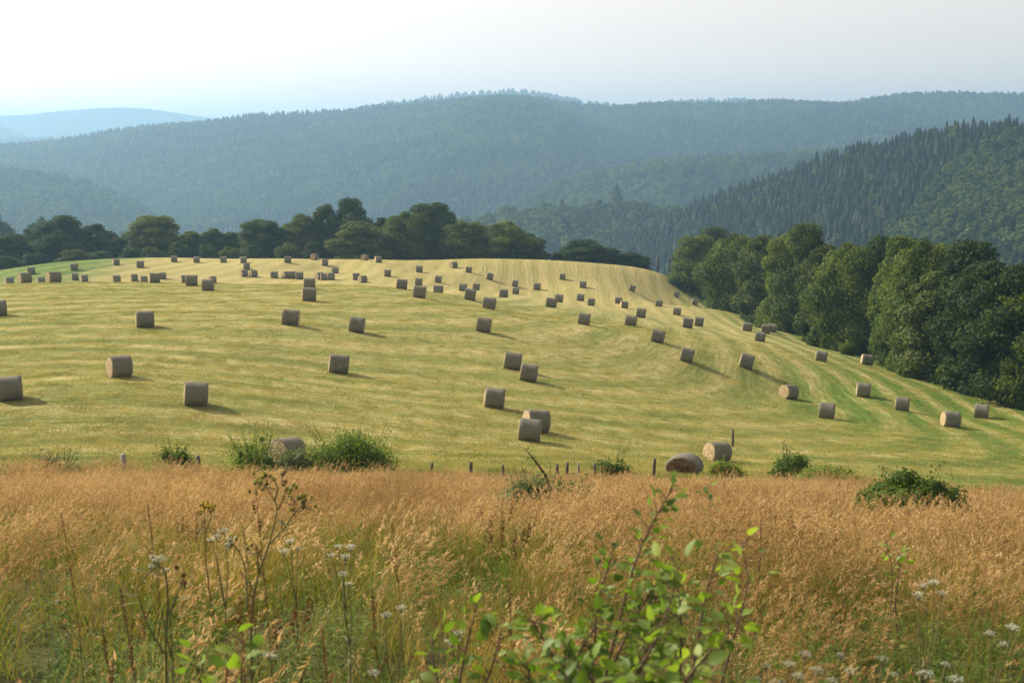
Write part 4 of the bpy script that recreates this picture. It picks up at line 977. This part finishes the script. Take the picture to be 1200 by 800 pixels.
# two thin poles by the far end of the hedge
for px, top, lab in ((771, 299, "taller thin pole past the crest, beside the last low dark tree"), (785, 303, "shorter thin pole past the crest, nearer the eastern hedge")):
    x = (px - 600) / F * 300; z0 = float(ground(x, 300)); z1 = px_dir(px, top)[2] * 300
    G = Geo(); G.tube([(0, 0, 0), (0.05, 0, (z1 - z0) * .5), (0, 0, z1 - z0)], [.22, .2, .15], 8); G.tube([(-.6, 0, z1 - z0 - .6), (.6, 0, z1 - z0 - .6)], .07, 5)
    tag(link("utility_pole", G.mesh("utility_pole", [M_bark]), loc=(x, 300, z0)), lab, "pole", "poles beyond the far crest")
# lone tall conifer on the green knoll and a white house far off
def lone_conifer(px, base, top, D):
    x = (px - 600) / F * D; z0 = px_dir(px, base)[2] * D - 8; z1 = px_dir(px, top)[2] * D
    e = link("conifer_tree", None, loc=(x, D, z0)); k = (z1 - z0) / 10.3
    c = link("crown", con[2], e); c.scale = (k * 1.25, k * 1.25, k)
    G = Geo(); G.tube([(0, 0, -2), (0, 0, 8)], [.25 * k, .1 * k], 7); link("trunk", G.mesh("trunk", [M_bark]), e); return e
tag(lone_conifer(722, 246, 213, 1075), "lone tall spruce standing up from the round green woods past the poles", "tree")

# ------------------------------------------------------------------ shrubs and plants along the fence and on the bank
M_bushg = leaf_mat("bush_leaves", (.06, .10, .018), (.13, .19, .035), (.26, .31, .075), .45, patch=1.2)
M_bushd = leaf_mat("dark_bush_leaves", (.030, .062, .014), (.070, .115, .026), (.15, .20, .05), .38, patch=1.2)
M_bramble = leaf_mat("bramble_leaves", (.05, .075, .03), (.12, .15, .06), (.24, .27, .13), .35, patch=1.5)
M_twig = plain_mat("green_twig", (.10, .11, .04), (.17, .15, .07), 20)
M_twigd = plain_mat("brown_twig", (.07, .045, .03), (.14, .09, .06), 20)
def bank_bush(px, top, wpx, D, label, mat, seed, ncard=7000, leaf=.05, nl=14, spray=.35, name="bush", twigs=10, group=None, core=.6, lift=0.0):
    x = (px - 600) / F * D; z = float(ground(x, D)) + lift; H = px_dir(px, top)[2] * D - z; wd = wpx / F * D
    g = np.random.default_rng(seed); e = link(name, None, loc=(x, D, z))
    G = Geo(); Rr = wd / 2 * .95
    C = []; Rd = []
    for i in range(nl):
        a = g.uniform(0, 6.28); q = math.sqrt(g.random()); env = math.sqrt(max(0, 1 - q * q * .7))
        lr = min(H, Rr * 1.4) * g.uniform(.20, .38); C.append((math.cos(a) * q * Rr * .85, math.sin(a) * q * Rr * .6, max(lr * .5, g.uniform(.45, 1.0) * H * env - lr * .55))); Rd.append(lr)
    C = np.array(C); Rd = np.array(Rd)
    k = g.choice(nl, ncard, p=Rd ** 2 / (Rd ** 2).sum()); d = rdir(ncard, g); rad = g.uniform(.55, 1.1, ncard); f = g.random(ncard) < spray; rad[f] *= g.uniform(1, 1.6, f.sum())
    Pp = C[k] + d * (Rd[k] * rad)[:, None] * np.array([1.25, 1, 1]); Pp[:, 2] = np.abs(Pp[:, 2])
    G.cards(Pp, d + g.normal(size=(ncard, 3)) * .8, g.normal(size=(ncard, 3)) + [0, 0, .5], leaf * g.uniform(.5, 1, ncard), leaf * g.uniform(.8, 1.5, ncard))
    for i in range(nl): G.blob(C[i], Rd[i] * core, 0, i, .3)
    T = Geo()
    for i in range(twigs):
        a = g.uniform(0, 6.28); b = np.array([math.cos(a), math.sin(a) * .5, 0]) * Rr * g.uniform(.3, 1.0); tp = b * 1.1 + np.array([0, 0, H * g.uniform(.85, 1.3)])
        mid = b * .7 + np.array([0, 0, H * .5]); T.tube([(0, 0, 0), mid, tp], [.014, .009, .004], 5)
        n_ = 16; u = g.uniform(.1, 1, n_)[:, None]; PP = mid * (1 - u) + tp * u + g.normal(size=(n_, 3)) * .035
        G.cards(PP, rdir(n_, g), rdir(n_, g), leaf * .7, leaf * 1.2)
    
    if twigs: link("stems", T.mesh("stems", [M_twig]), e)
    link("foliage", G.mesh("foliage", [mat]), e)
    return tag(e, label, "bush", group)
GF = "shrubs along the old fence"
bank_bush(408, 505, 108, 45.0, "big sunlit green bush beside the half hidden pale-ended bale", M_bushg, 1, 13000, .07, 20, spray=.5, group=GF, twigs=22, core=.45)
bank_bush(292, 504, 66, 44.5, "thin straggly shrub west of the half hidden pale-ended bale", M_bushg, 2, 2800, .07, 12, spray=.85, core=.3, group=GF, twigs=16)
bank_bush(334, 524, 64, 44.2, "low weedy growth across the foot of the half hidden pale-ended bale", M_bramble, 21, 3000, .06, 10, spray=.6, twigs=8)
bank_bush(195, 519, 44, 45.5, "small leafy shrub by the dark fence post", M_bushg, 3, 2200, .07, 8, spray=.6, group=GF, twigs=8)
bank_bush(55, 530, 60, 45.0, "sparse yellowing shrub with bare sprays at the western end of the fence", M_bramble, 4, 900, .06, 8, spray=.9, group=GF, twigs=22)
bank_bush(722, 532, 38, 46.5, "dark round tussock bush in the line of stakes", M_bushd, 5, 2600, .07, 9, group=GF, twigs=5)
bank_bush(852, 538, 46, 48, "low grassy green shrub in front of the frayed bale", M_bushg, 6, 2200, .07, 8, spray=.5, group=GF, twigs=4)
bank_bush(931, 526, 48, 48, "dark pointed bush at the fence east of the frayed bale", M_bushd, 7, 3600, .07, 10, group=GF, twigs=8)
bank_bush(986, 543, 110, 46, "long low green growth trailing along the fence east of the pointed bush", M_bushg, 8, 3600, .07, 14, spray=.5, group=GF, twigs=0)
bank_bush(1082, 552, 118, 20, "dense dark green bush standing in the dry grass of the bank", M_bushd, 9, 26000, .045, 34, spray=.12, twigs=5, core=.8, lift=.16)
br = bank_bush(640, 558, 120, 22, "sprawling grey-green bramble in the dry grass with one arching branch", M_bramble, 10, 12000, .045, 20, spray=.55, name="bramble", twigs=12)
# the bramble's bare arching branch
T = Geo(); g = np.random.default_rng(5)
p0 = np.array([.1, 0, .5]); T.tube([p0, p0 + [-.1, 0, .35], p0 + [-.28, 0, .6], p0 + [-.45, -.05, .82]], [.03, .026, .018, .006], 6)
br_b = link("branch", T.mesh("branch", [M_twigd]), br)
n_ = 90; u = g.random(n_)[:, None]; P = p0 + np.array([-.45, -.03, .82]) * u + g.normal(size=(n_, 3)) * .05
G = Geo(); G.cards(P, rdir(n_, g), rdir(n_, g), .035, .055); link("branch_leaves", G.mesh("branch_leaves", [M_bramble]), br)

# ------------------------------------------------------------------ plants standing in the grass close to us
M_lf = leaf_mat("broad_leaf", (.08, .14, .026), (.19, .27, .042), (.32, .38, .08), .42, patch=3, rough=.5, spec=.28, tcol=(1.3, 1.5, .5))
def ovate(G, p, dirv, nrm, ln, wd, m=0, fold=.25):
    d = dirv / np.linalg.norm(dirv); s = np.cross(nrm, d); s /= np.linalg.norm(s) + 1e-9; n_ = np.cross(d, s)
    u = np.array([0, .18, .42, .68, .88, 1.0]); wv = np.array([.04, .72, 1.0, .78, .36, .0]) * wd * .5
    mid = p + d * (u * ln)[:, None] - n_ * (u ** 2 * ln * .22)[:, None]
    Lf = mid - s * wv[:, None] + n_ * (wv * fold)[:, None]; Rt = mid + s * wv[:, None] + n_ * (wv * fold)[:, None]
    V = np.vstack([mid, Lf, Rt]); f = []
    for i in range(5): f += [(i, i + 1, 7 + i, 6 + i), (12 + i, 13 + i, i + 1, i)]
    G.add(V, f4=f, m=m)
def P3(px, py, D): return px_dir(px, py) * D
def smooth_path(pts, n=14):
    pts = np.array(pts, float); t = np.linspace(0, len(pts) - 1, n); k = np.arange(len(pts))
    q = np.stack([np.interp(t, k, pts[:, j]) for j in range(3)], 1)
    for _ in range(2): q[1:-1] = (q[:-2] + 2 * q[1:-1] + q[2:]) / 4
    return q
def leafy_plant(name, label, cat, stems, seed, leaf=(.05, .038), per=14, r0=.006, mat=M_lf, tmat=M_twigd, start=.3, group=None, root=None):
    """stems: lists of (px, py, D); the first point of each is carried down to the ground"""
    g = np.random.default_rng(seed); T = Geo(); L = Geo(); a0 = stems[0][0]; b = P3(*a0); bx, by = (b[0], b[1]) if root is None else root
    bz = float(ground(bx, by)); O = np.array([bx, by, bz])
    for st in stems:
        pts = [P3(*q) for q in st]
        path = smooth_path([O + g.normal(size=3) * [.05, .05, 0] - [0, 0, .04]] + pts) - O
        T.tube(path, np.linspace(r0, r0 * .3, len(path)), 6)
        for i in range(per):
            t = start + (1 - start) * (i + g.uniform(0, 1)) / per; k = min(len(path) - 2, int(t * (len(path) - 1))); fr = t * (len(path) - 1) - k
            p = path[k] * (1 - fr) + path[k + 1] * fr; ax = path[k + 1] - path[k]; ax /= np.linalg.norm(ax)
            o_ = rdir(1, g)[0]; o_ -= ax * o_.dot(ax); o_ /= np.linalg.norm(o_); dv = o_ * .9 + ax * .5 + np.array([0, 0, .1])
            tw = g.uniform(.2, 1.3) * leaf[0]; q = p + dv * tw; T.tube([p, q], [r0 * .25, r0 * .18], 4, cap=False)
            sz = g.uniform(.6, 1.2)
            ovate(L, q, dv + g.normal(size=3) * .3, np.array([0, 0, 1]) + g.normal(size=3) * .55, leaf[0] * sz, leaf[1] * sz)
    e = link(name, None, loc=O); link("stem", T.mesh("stem", [tmat], True), e); link("leaves", L.mesh("leaves", [mat]), e)
    return tag(e, label, cat, group)
GL = "leafy saplings at the bottom of the bank"
leafy_plant("sapling", "large leafy green sapling low in the middle with a thin leader reaching up", "sapling", [
  [(690, 860, 3.5), (725, 730, 3.55), (742, 660, 3.6), (765, 610, 3.65), (788, 572, 3.7)],
  [(640, 890, 3.2), (625, 820, 3.2), (618, 775, 3.2)], [(720, 900, 3.1), (700, 840, 3.0), (655, 800, 3.0)], [(700, 900, 3.3), (740, 850, 3.2), (735, 790, 3.2)], [(720, 890, 3.5), (770, 830, 3.4), (800, 790, 3.4)],
  [(680, 860, 3.4), (660, 790, 3.4), (635, 745, 3.4), (622, 725, 3.35)], [(690, 870, 3.6), (695, 780, 3.7), (700, 700, 3.8), (718, 650, 3.8)],
  [(700, 860, 3.3), (740, 800, 3.2), (775, 740, 3.2), (790, 690, 3.3)], [(690, 880, 3.4), (650, 830, 3.3), (680, 760, 3.3), (700, 730, 3.4)],
  [(700, 870, 3.5), (712, 790, 3.5), (745, 720, 3.6), (780, 668, 3.6)], [(700, 890, 3.2), (720, 830, 3.2), (690, 790, 3.1), (660, 770, 3.1)],
  [(720, 890, 3.5), (760, 790, 3.6), (750, 740, 3.7), (770, 700, 3.7)]], 1, leaf=(.042, .028), per=60, start=.38, group=GL)
leafy_plant("sapling", "thinner sapling with scattered dark leaves east of the large one", "sapling", [
  [(760, 880, 3.4), (800, 800, 3.3), (838, 755, 3.3), (868, 725, 3.3)], [(800, 880, 3.8), (815, 760, 3.8), (828, 690, 3.9), (842, 648, 3.9)],
  [(790, 890, 3.6), (800, 740, 3.7), (795, 690, 3.7), (788, 650, 3.8)], [(820, 890, 4.0), (862, 740, 4.0), (880, 680, 4.1), (868, 634, 4.2)]], 2, leaf=(.058, .038), per=20, start=.45, group=GL)
leafy_plant("sapling", "small leafy shoot between the large sapling and the white umbels of the dry grass", "sapling", [
  [(530, 850, 3.9), (545, 760, 3.9), (562, 700, 4.0)], [(530, 860, 3.7), (510, 790, 3.7), (505, 745, 3.8)], [(540, 860, 3.8), (575, 790, 3.8), (588, 735, 3.8)]], 3, leaf=(.05, .032), per=20, start=.45, group=GL)
leafy_plant("sapling", "low pale leafed shoot at the bottom edge under the branching yellow-tipped weed", "sapling", [
  [(262, 880, 3.6), (265, 800, 3.6), (268, 745, 3.7)], [(262, 880, 3.5), (285, 800, 3.5), (282, 750, 3.6)], [(255, 880, 3.5), (232, 810, 3.5), (240, 770, 3.5)]], 4, leaf=(.05, .034), per=9, start=.55, group=GL)
leafy_plant("sapling", "slender green shoot alone in the tan grass below the dense dark bush", "sapling", [
  [(1045, 700, 9), (1046, 665, 9), (1038, 632, 9)], [(1048, 700, 9), (1055, 670, 9), (1052, 645, 9)]], 5, leaf=(.07, .04), per=12, start=.45, group=GL)
leafy_plant("sapling", "little leafy tip in the tan grass under the frayed bale", "sapling", [
  [(832, 620, 16), (832, 590, 16), (829, 570, 16)]], 6, leaf=(.09, .05), per=12, start=.5, group=GL)
leafy_plant("sapling", "leafy dark shoots at the bottom edge, west of the thick clump of white umbels", "sapling", [
  [(810, 900, 3.1), (815, 840, 3.1), (800, 785, 3.1)], [(820, 900, 3.2), (850, 840, 3.2), (858, 790, 3.3)], [(790, 900, 3.0), (760, 850, 3.0), (750, 800, 3.0)]], 7, leaf=(.06, .04), per=14, start=.45, group=GL)

def umbel_plant(name, label, cat, heads, base, seed, rad=.035, colour=None, group=None, mat=M_twig, r0=.0045, nf=70, flat=.35):
    """heads: [(px, py, D)] flower heads, each carried on its own branch of one stem"""
    g = np.random.default_rng(seed); bx, by = base; O = np.array([bx, by, float(ground(bx, by))]); T = Geo(); hs = []
    top = np.mean([P3(*h) for h in heads], 0) - O; fork = top * .62; fork[:2] = top[:2] * .5
    T.tube(smooth_path([[0, 0, -.04], fork * .5 + g.normal(size=3) * .02, fork]), np.linspace(r0, r0 * .7, 14), 6)
    for h in heads:
        q = P3(*h) - O; mid = fork * .45 + q * .55 + g.normal(size=3) * .012; mid[2] -= .01
        T.tube(smooth_path([fork, mid, q], 9), np.linspace(r0 * .7, r0 * .35, 9), 5); hs.append(q)
    for i in range(10):
        t = g.uniform(.2, 1.0); p = fork * t; o_ = rdir(1, g)[0]; o_[2] = abs(o_[2]) * .5
        ovate(T, p, o_, np.array([0, 0, 1.]), .06, .018)
    e = link(name, None, loc=O); link("stem", T.mesh("stem", [mat]), e)
    for q in hs:
        G = Geo(); rr = rad * g.uniform(.7, 1.25); axis = np.array([g.normal() * .25, g.normal() * .25 - .15, 1]); axis /= np.linalg.norm(axis)
        for i in range(12):
            a = i * 2.4; v = np.array([math.cos(a), math.sin(a), 0]) * rr * math.sqrt((i + .5) / 12); v[2] = flat * rr * (1 - (np.linalg.norm(v) / rr) ** 2)
            v = v - axis * v.dot(axis) * .3; G.tube([(0, 0, -rr * .8), v], [.0008, .0006], 4, 1, cap=False)
            C = v + g.normal(size=(nf // 12, 3)) * rr * .12; G.cards(C, np.tile(axis, (len(C), 1)) + g.normal(size=C.shape) * .4, rdir(len(C), g), rr * .17, rr * .2, 0)
        link("flower_head", G.mesh("flower_head", [colour or M_white, mat]), e, loc=q)
    return tag(e, label, cat, group)
GU = "white umbel flowers in the grass"
def gxy(px, D): return ((px - 600) / F * D, D)
for i, (heads, b, D, lab) in enumerate([
 ([(925, 778, 3.5), (943, 766, 3.55), (958, 785, 3.5), (936, 792, 3.4)], 938, 3.5, "thick clump of white umbels at the bottom edge, the brightest flowers"),
 ([(898, 780, 3.6), (912, 800, 3.5), (886, 796, 3.6)], 900, 3.6, "white umbels just west of the thickest flower clump at the bottom edge"),
 ([(985, 768, 3.7), (996, 786, 3.6), (975, 797, 3.6)], 985, 3.7, "white umbels just east of the thickest flower clump at the bottom edge"),
 ([(1034, 772, 3.8), (1048, 790, 3.7)], 1040, 3.8, "pair of flat white umbels between the flower clumps and the tall stemmed one"),
 ([(1085, 790, 3.6), (1108, 778, 3.7), (1120, 796, 3.6)], 1100, 3.6, "low white umbels at the foot of the tall stemmed one"),
 ([(1082, 686, 4.6), (1094, 682, 4.6), (1104, 695, 4.6), (1076, 697, 4.6)], 1103, 4.6, "tall single stemmed umbel standing up alone at the east side of the bank"),
 ([(1160, 742, 4.2), (1176, 755, 4.2), (1187, 735, 4.2)], 1170, 4.2, "small whitish umbels close to the east edge of the bank"),
 ([(396, 640, 7), (405, 652, 7), (388, 650, 7), (411, 641, 7)], 400, 7, "pale greenish umbels in tan grass east of the branching yellow-tipped weed"),
 ([(402, 672, 6), (409, 684, 6)], 405, 6, "two faint white umbels just below the pale greenish ones"),
 ([(340, 634, 7), (349, 642, 7), (333, 646, 7)], 342, 7, "whitish umbels right behind the branching yellow-tipped weed"),
 ([(254, 628, 6.5), (262, 622, 6.5), (247, 632, 6.5)], 256, 6.5, "whitish umbels just west of the branching yellow-tipped weed"),
 ([(185, 655, 5), (193, 668, 5)], 190, 5, "small white flower pair on the bent stem in the western grass"),
 ([(538, 742, 4), (530, 752, 4)], 535, 4, "small white flowers beside the middle leafy shoot"),
 ([(438, 788, 3.6)], 438, 3.6, "single white umbel at the very bottom, between the low and middle shoots"),
 ([(316, 768, 3.8)], 316, 3.8, "single tiny white flower by the low pale leafed shoot"),
 ([(452, 720, 4.6), (470, 712, 4.6)], 460, 4.6, "two small pinkish white heads in mid grass west of the middle leafy shoot"),
]): umbel_plant("wildflower", lab, "wildflower", heads, gxy(b, D), 50 + i, rad=.021 if D < 5 else .03, group=GU, nf=84)
# tall branching weed with yellow-green buds
def weed(name, label, lines, base, seed, buds, cat="weed"):
    g = np.random.default_rng(seed); bx, by = base; O = np.array([bx, by, float(ground(bx, by))])
    e = link(name, None, loc=O); T = Geo()
    for k, ln in enumerate(lines):
        pts = [P3(*q) - O for q in ln]
        if k == 0: pts = [np.array([0, 0, -.04])] + pts
        pth = smooth_path(pts, 16); T.tube(pth, np.linspace(.0055 if k == 0 else .004, .002, 16), 6)
        for i in range(3):
            p = pth[int(g.integers(4, 14))]; o_ = rdir(1, g)[0]; o_[2] = abs(o_[2]); ovate(T, p, o_, np.array([0, 0, 1.]), .07, .016)
    link("stem", T.mesh("stem", [M_twig]), e)
    for (px, py, D, n_, m) in buds:
        G = Geo(); 
        for j in range(n_):
            c = g.normal(size=3) * [.022, .022, .016]; G.tube([(0, 0, -.035), c], [.0012, .0012], 4, 1, cap=False)
            G.blob(c, np.array([.006, .006, .009]), 1, j, .1); q = 9; d = rdir(q, g); d[:, 2] = abs(d[:, 2])
            G.cards(c + d * .009, d, rdir(q, g), .008, .012, 0)
        link("bud_cluster", G.mesh("bud_cluster", [m, M_twig]), e, loc=P3(px, py, D) - O)
    return tag(e, label, cat)
M_ybud = leaf_mat("bud_green", (.16, .17, .04), (.30, .28, .06), (.45, .38, .08), .3, patch=2)
weed("weed", "tall branching weed with yellow-green bud tips rising above the western grass", [
  [(288, 720, 4.9), (303, 672, 4.9), (318, 630, 4.9), (326, 596, 4.95), (322, 585, 5), (308, 566, 5)], [(317, 636, 4.9), (334, 617, 4.85), (349, 596, 4.8), (358, 588, 4.8)],
  [(326, 597, 4.95), (333, 582, 5), (336, 570, 5)], [(322, 586, 5), (326, 572, 5), (320, 560, 5)], [(290, 715, 4.9), (288, 665, 5), (280, 645, 5), (271, 635, 5)], [(303, 672, 4.9), (302, 650, 4.9), (299, 636, 4.9)]],
  gxy(285, 4.9), 3, [(306, 565, 5, 9, M_ybud), (299, 568, 5, 5, M_ybud), (314, 558, 5, 5, M_ybud), (337, 569, 5, 5, M_ybud), (330, 558, 5, 3, M_rust), (358, 584, 4.8, 9, M_ybud), (351, 590, 4.8, 4, M_ybud), (270, 633, 5, 6, M_white), (299, 634, 4.9, 3, M_ybud)])
weed("weed", "dry bent weed stem arching in the western grass", [
  [(192, 800, 4.3), (195, 730, 4.3), (198, 690, 4.3), (192, 660, 4.3), (178, 664, 4.3), (160, 690, 4.3)], [(198, 720, 4.3), (208, 695, 4.3), (216, 680, 4.3)], [(192, 765, 4.3), (172, 730, 4.3), (160, 690, 4.3)]],
  gxy(193, 4.3), 4, [(188, 656, 4.3, 4, M_white), (217, 678, 4.3, 4, M_rust)])
weed("weed", "yellow flowering weed poking from the tan grass under the dark fence post", [
  [(241, 660, 8), (240, 620, 8), (240, 592, 8)], [(240, 625, 8), (248, 605, 8), (246, 596, 8)]], gxy(241, 8), 5, [(240, 590, 8, 12, M_yel), (246, 595, 8, 8, M_yel), (235, 597, 8, 6, M_yel)])
# rust brown dock stems, one by one where they stand out
def dock(px, top, D, label, seed):
    g = np.random.default_rng(seed); x, y = gxy(px, D); O = np.array([x, y, float(ground(x, y))]); q = P3(px + g.uniform(-6, 6), top, D) - O
    e = link("dock_plant", None, loc=O); T = Geo(); pth = smooth_path([[0, 0, -.04], q * .5 + [.02, 0, 0], q]); T.tube(pth, np.linspace(.0028, .0016, 14), 5); link("stem", T.mesh("stem", [M_rust]), e)
    G = Geo()
    for b in range(4):
        p0 = pth[8 + b]; o_ = rdir(1, g)[0] * .05; o_[2] = abs(o_[2]) + .07
        if b == 3: o_ = pth[-1] - p0
        n_ = 60; u = g.random((n_, 1)); G.cards(p0 + o_ * u + g.normal(size=(n_, 3)) * .004, rdir(n_, g), rdir(n_, g), .007, .010)
    link("seed_spike", G.mesh("seed_spike", [M_rust]), e); return tag(e, label, "dock plant", "rust brown docks in the grass")
for i, a in enumerate([(303, 574, 5.4, "rust brown dock spike directly behind the branching weed's western tips"), (168, 590, 8, "dark dock stem between the weathered fence post and the yellow weed"), (290, 622, 5.6, "rust dock spike between the branching weed and its white-tipped side stem"),
 (72, 600, 7, "brown dock in the western grass under the yellowing shrub"), (143, 690, 4.8, "red-brown dock in grass west of the bent weed stem"), (436, 690, 4.5, "dark brown dock rising west of the middle grass flowers"),
 (465, 612, 8, "tall dark dock in the tan grass below the big fence bush"), (595, 680, 5, "dark dock tip leaning by the middle leafy shoot"), (120, 735, 4, "reddish dock low in the western corner grass"), (375, 735, 4.2, "brown dock in the low grass south of the pale greenish umbels"),
 (895, 610, 9, "dark dock in tan grass south of the dark pointed bush")]): dock(*a, 700 + i)
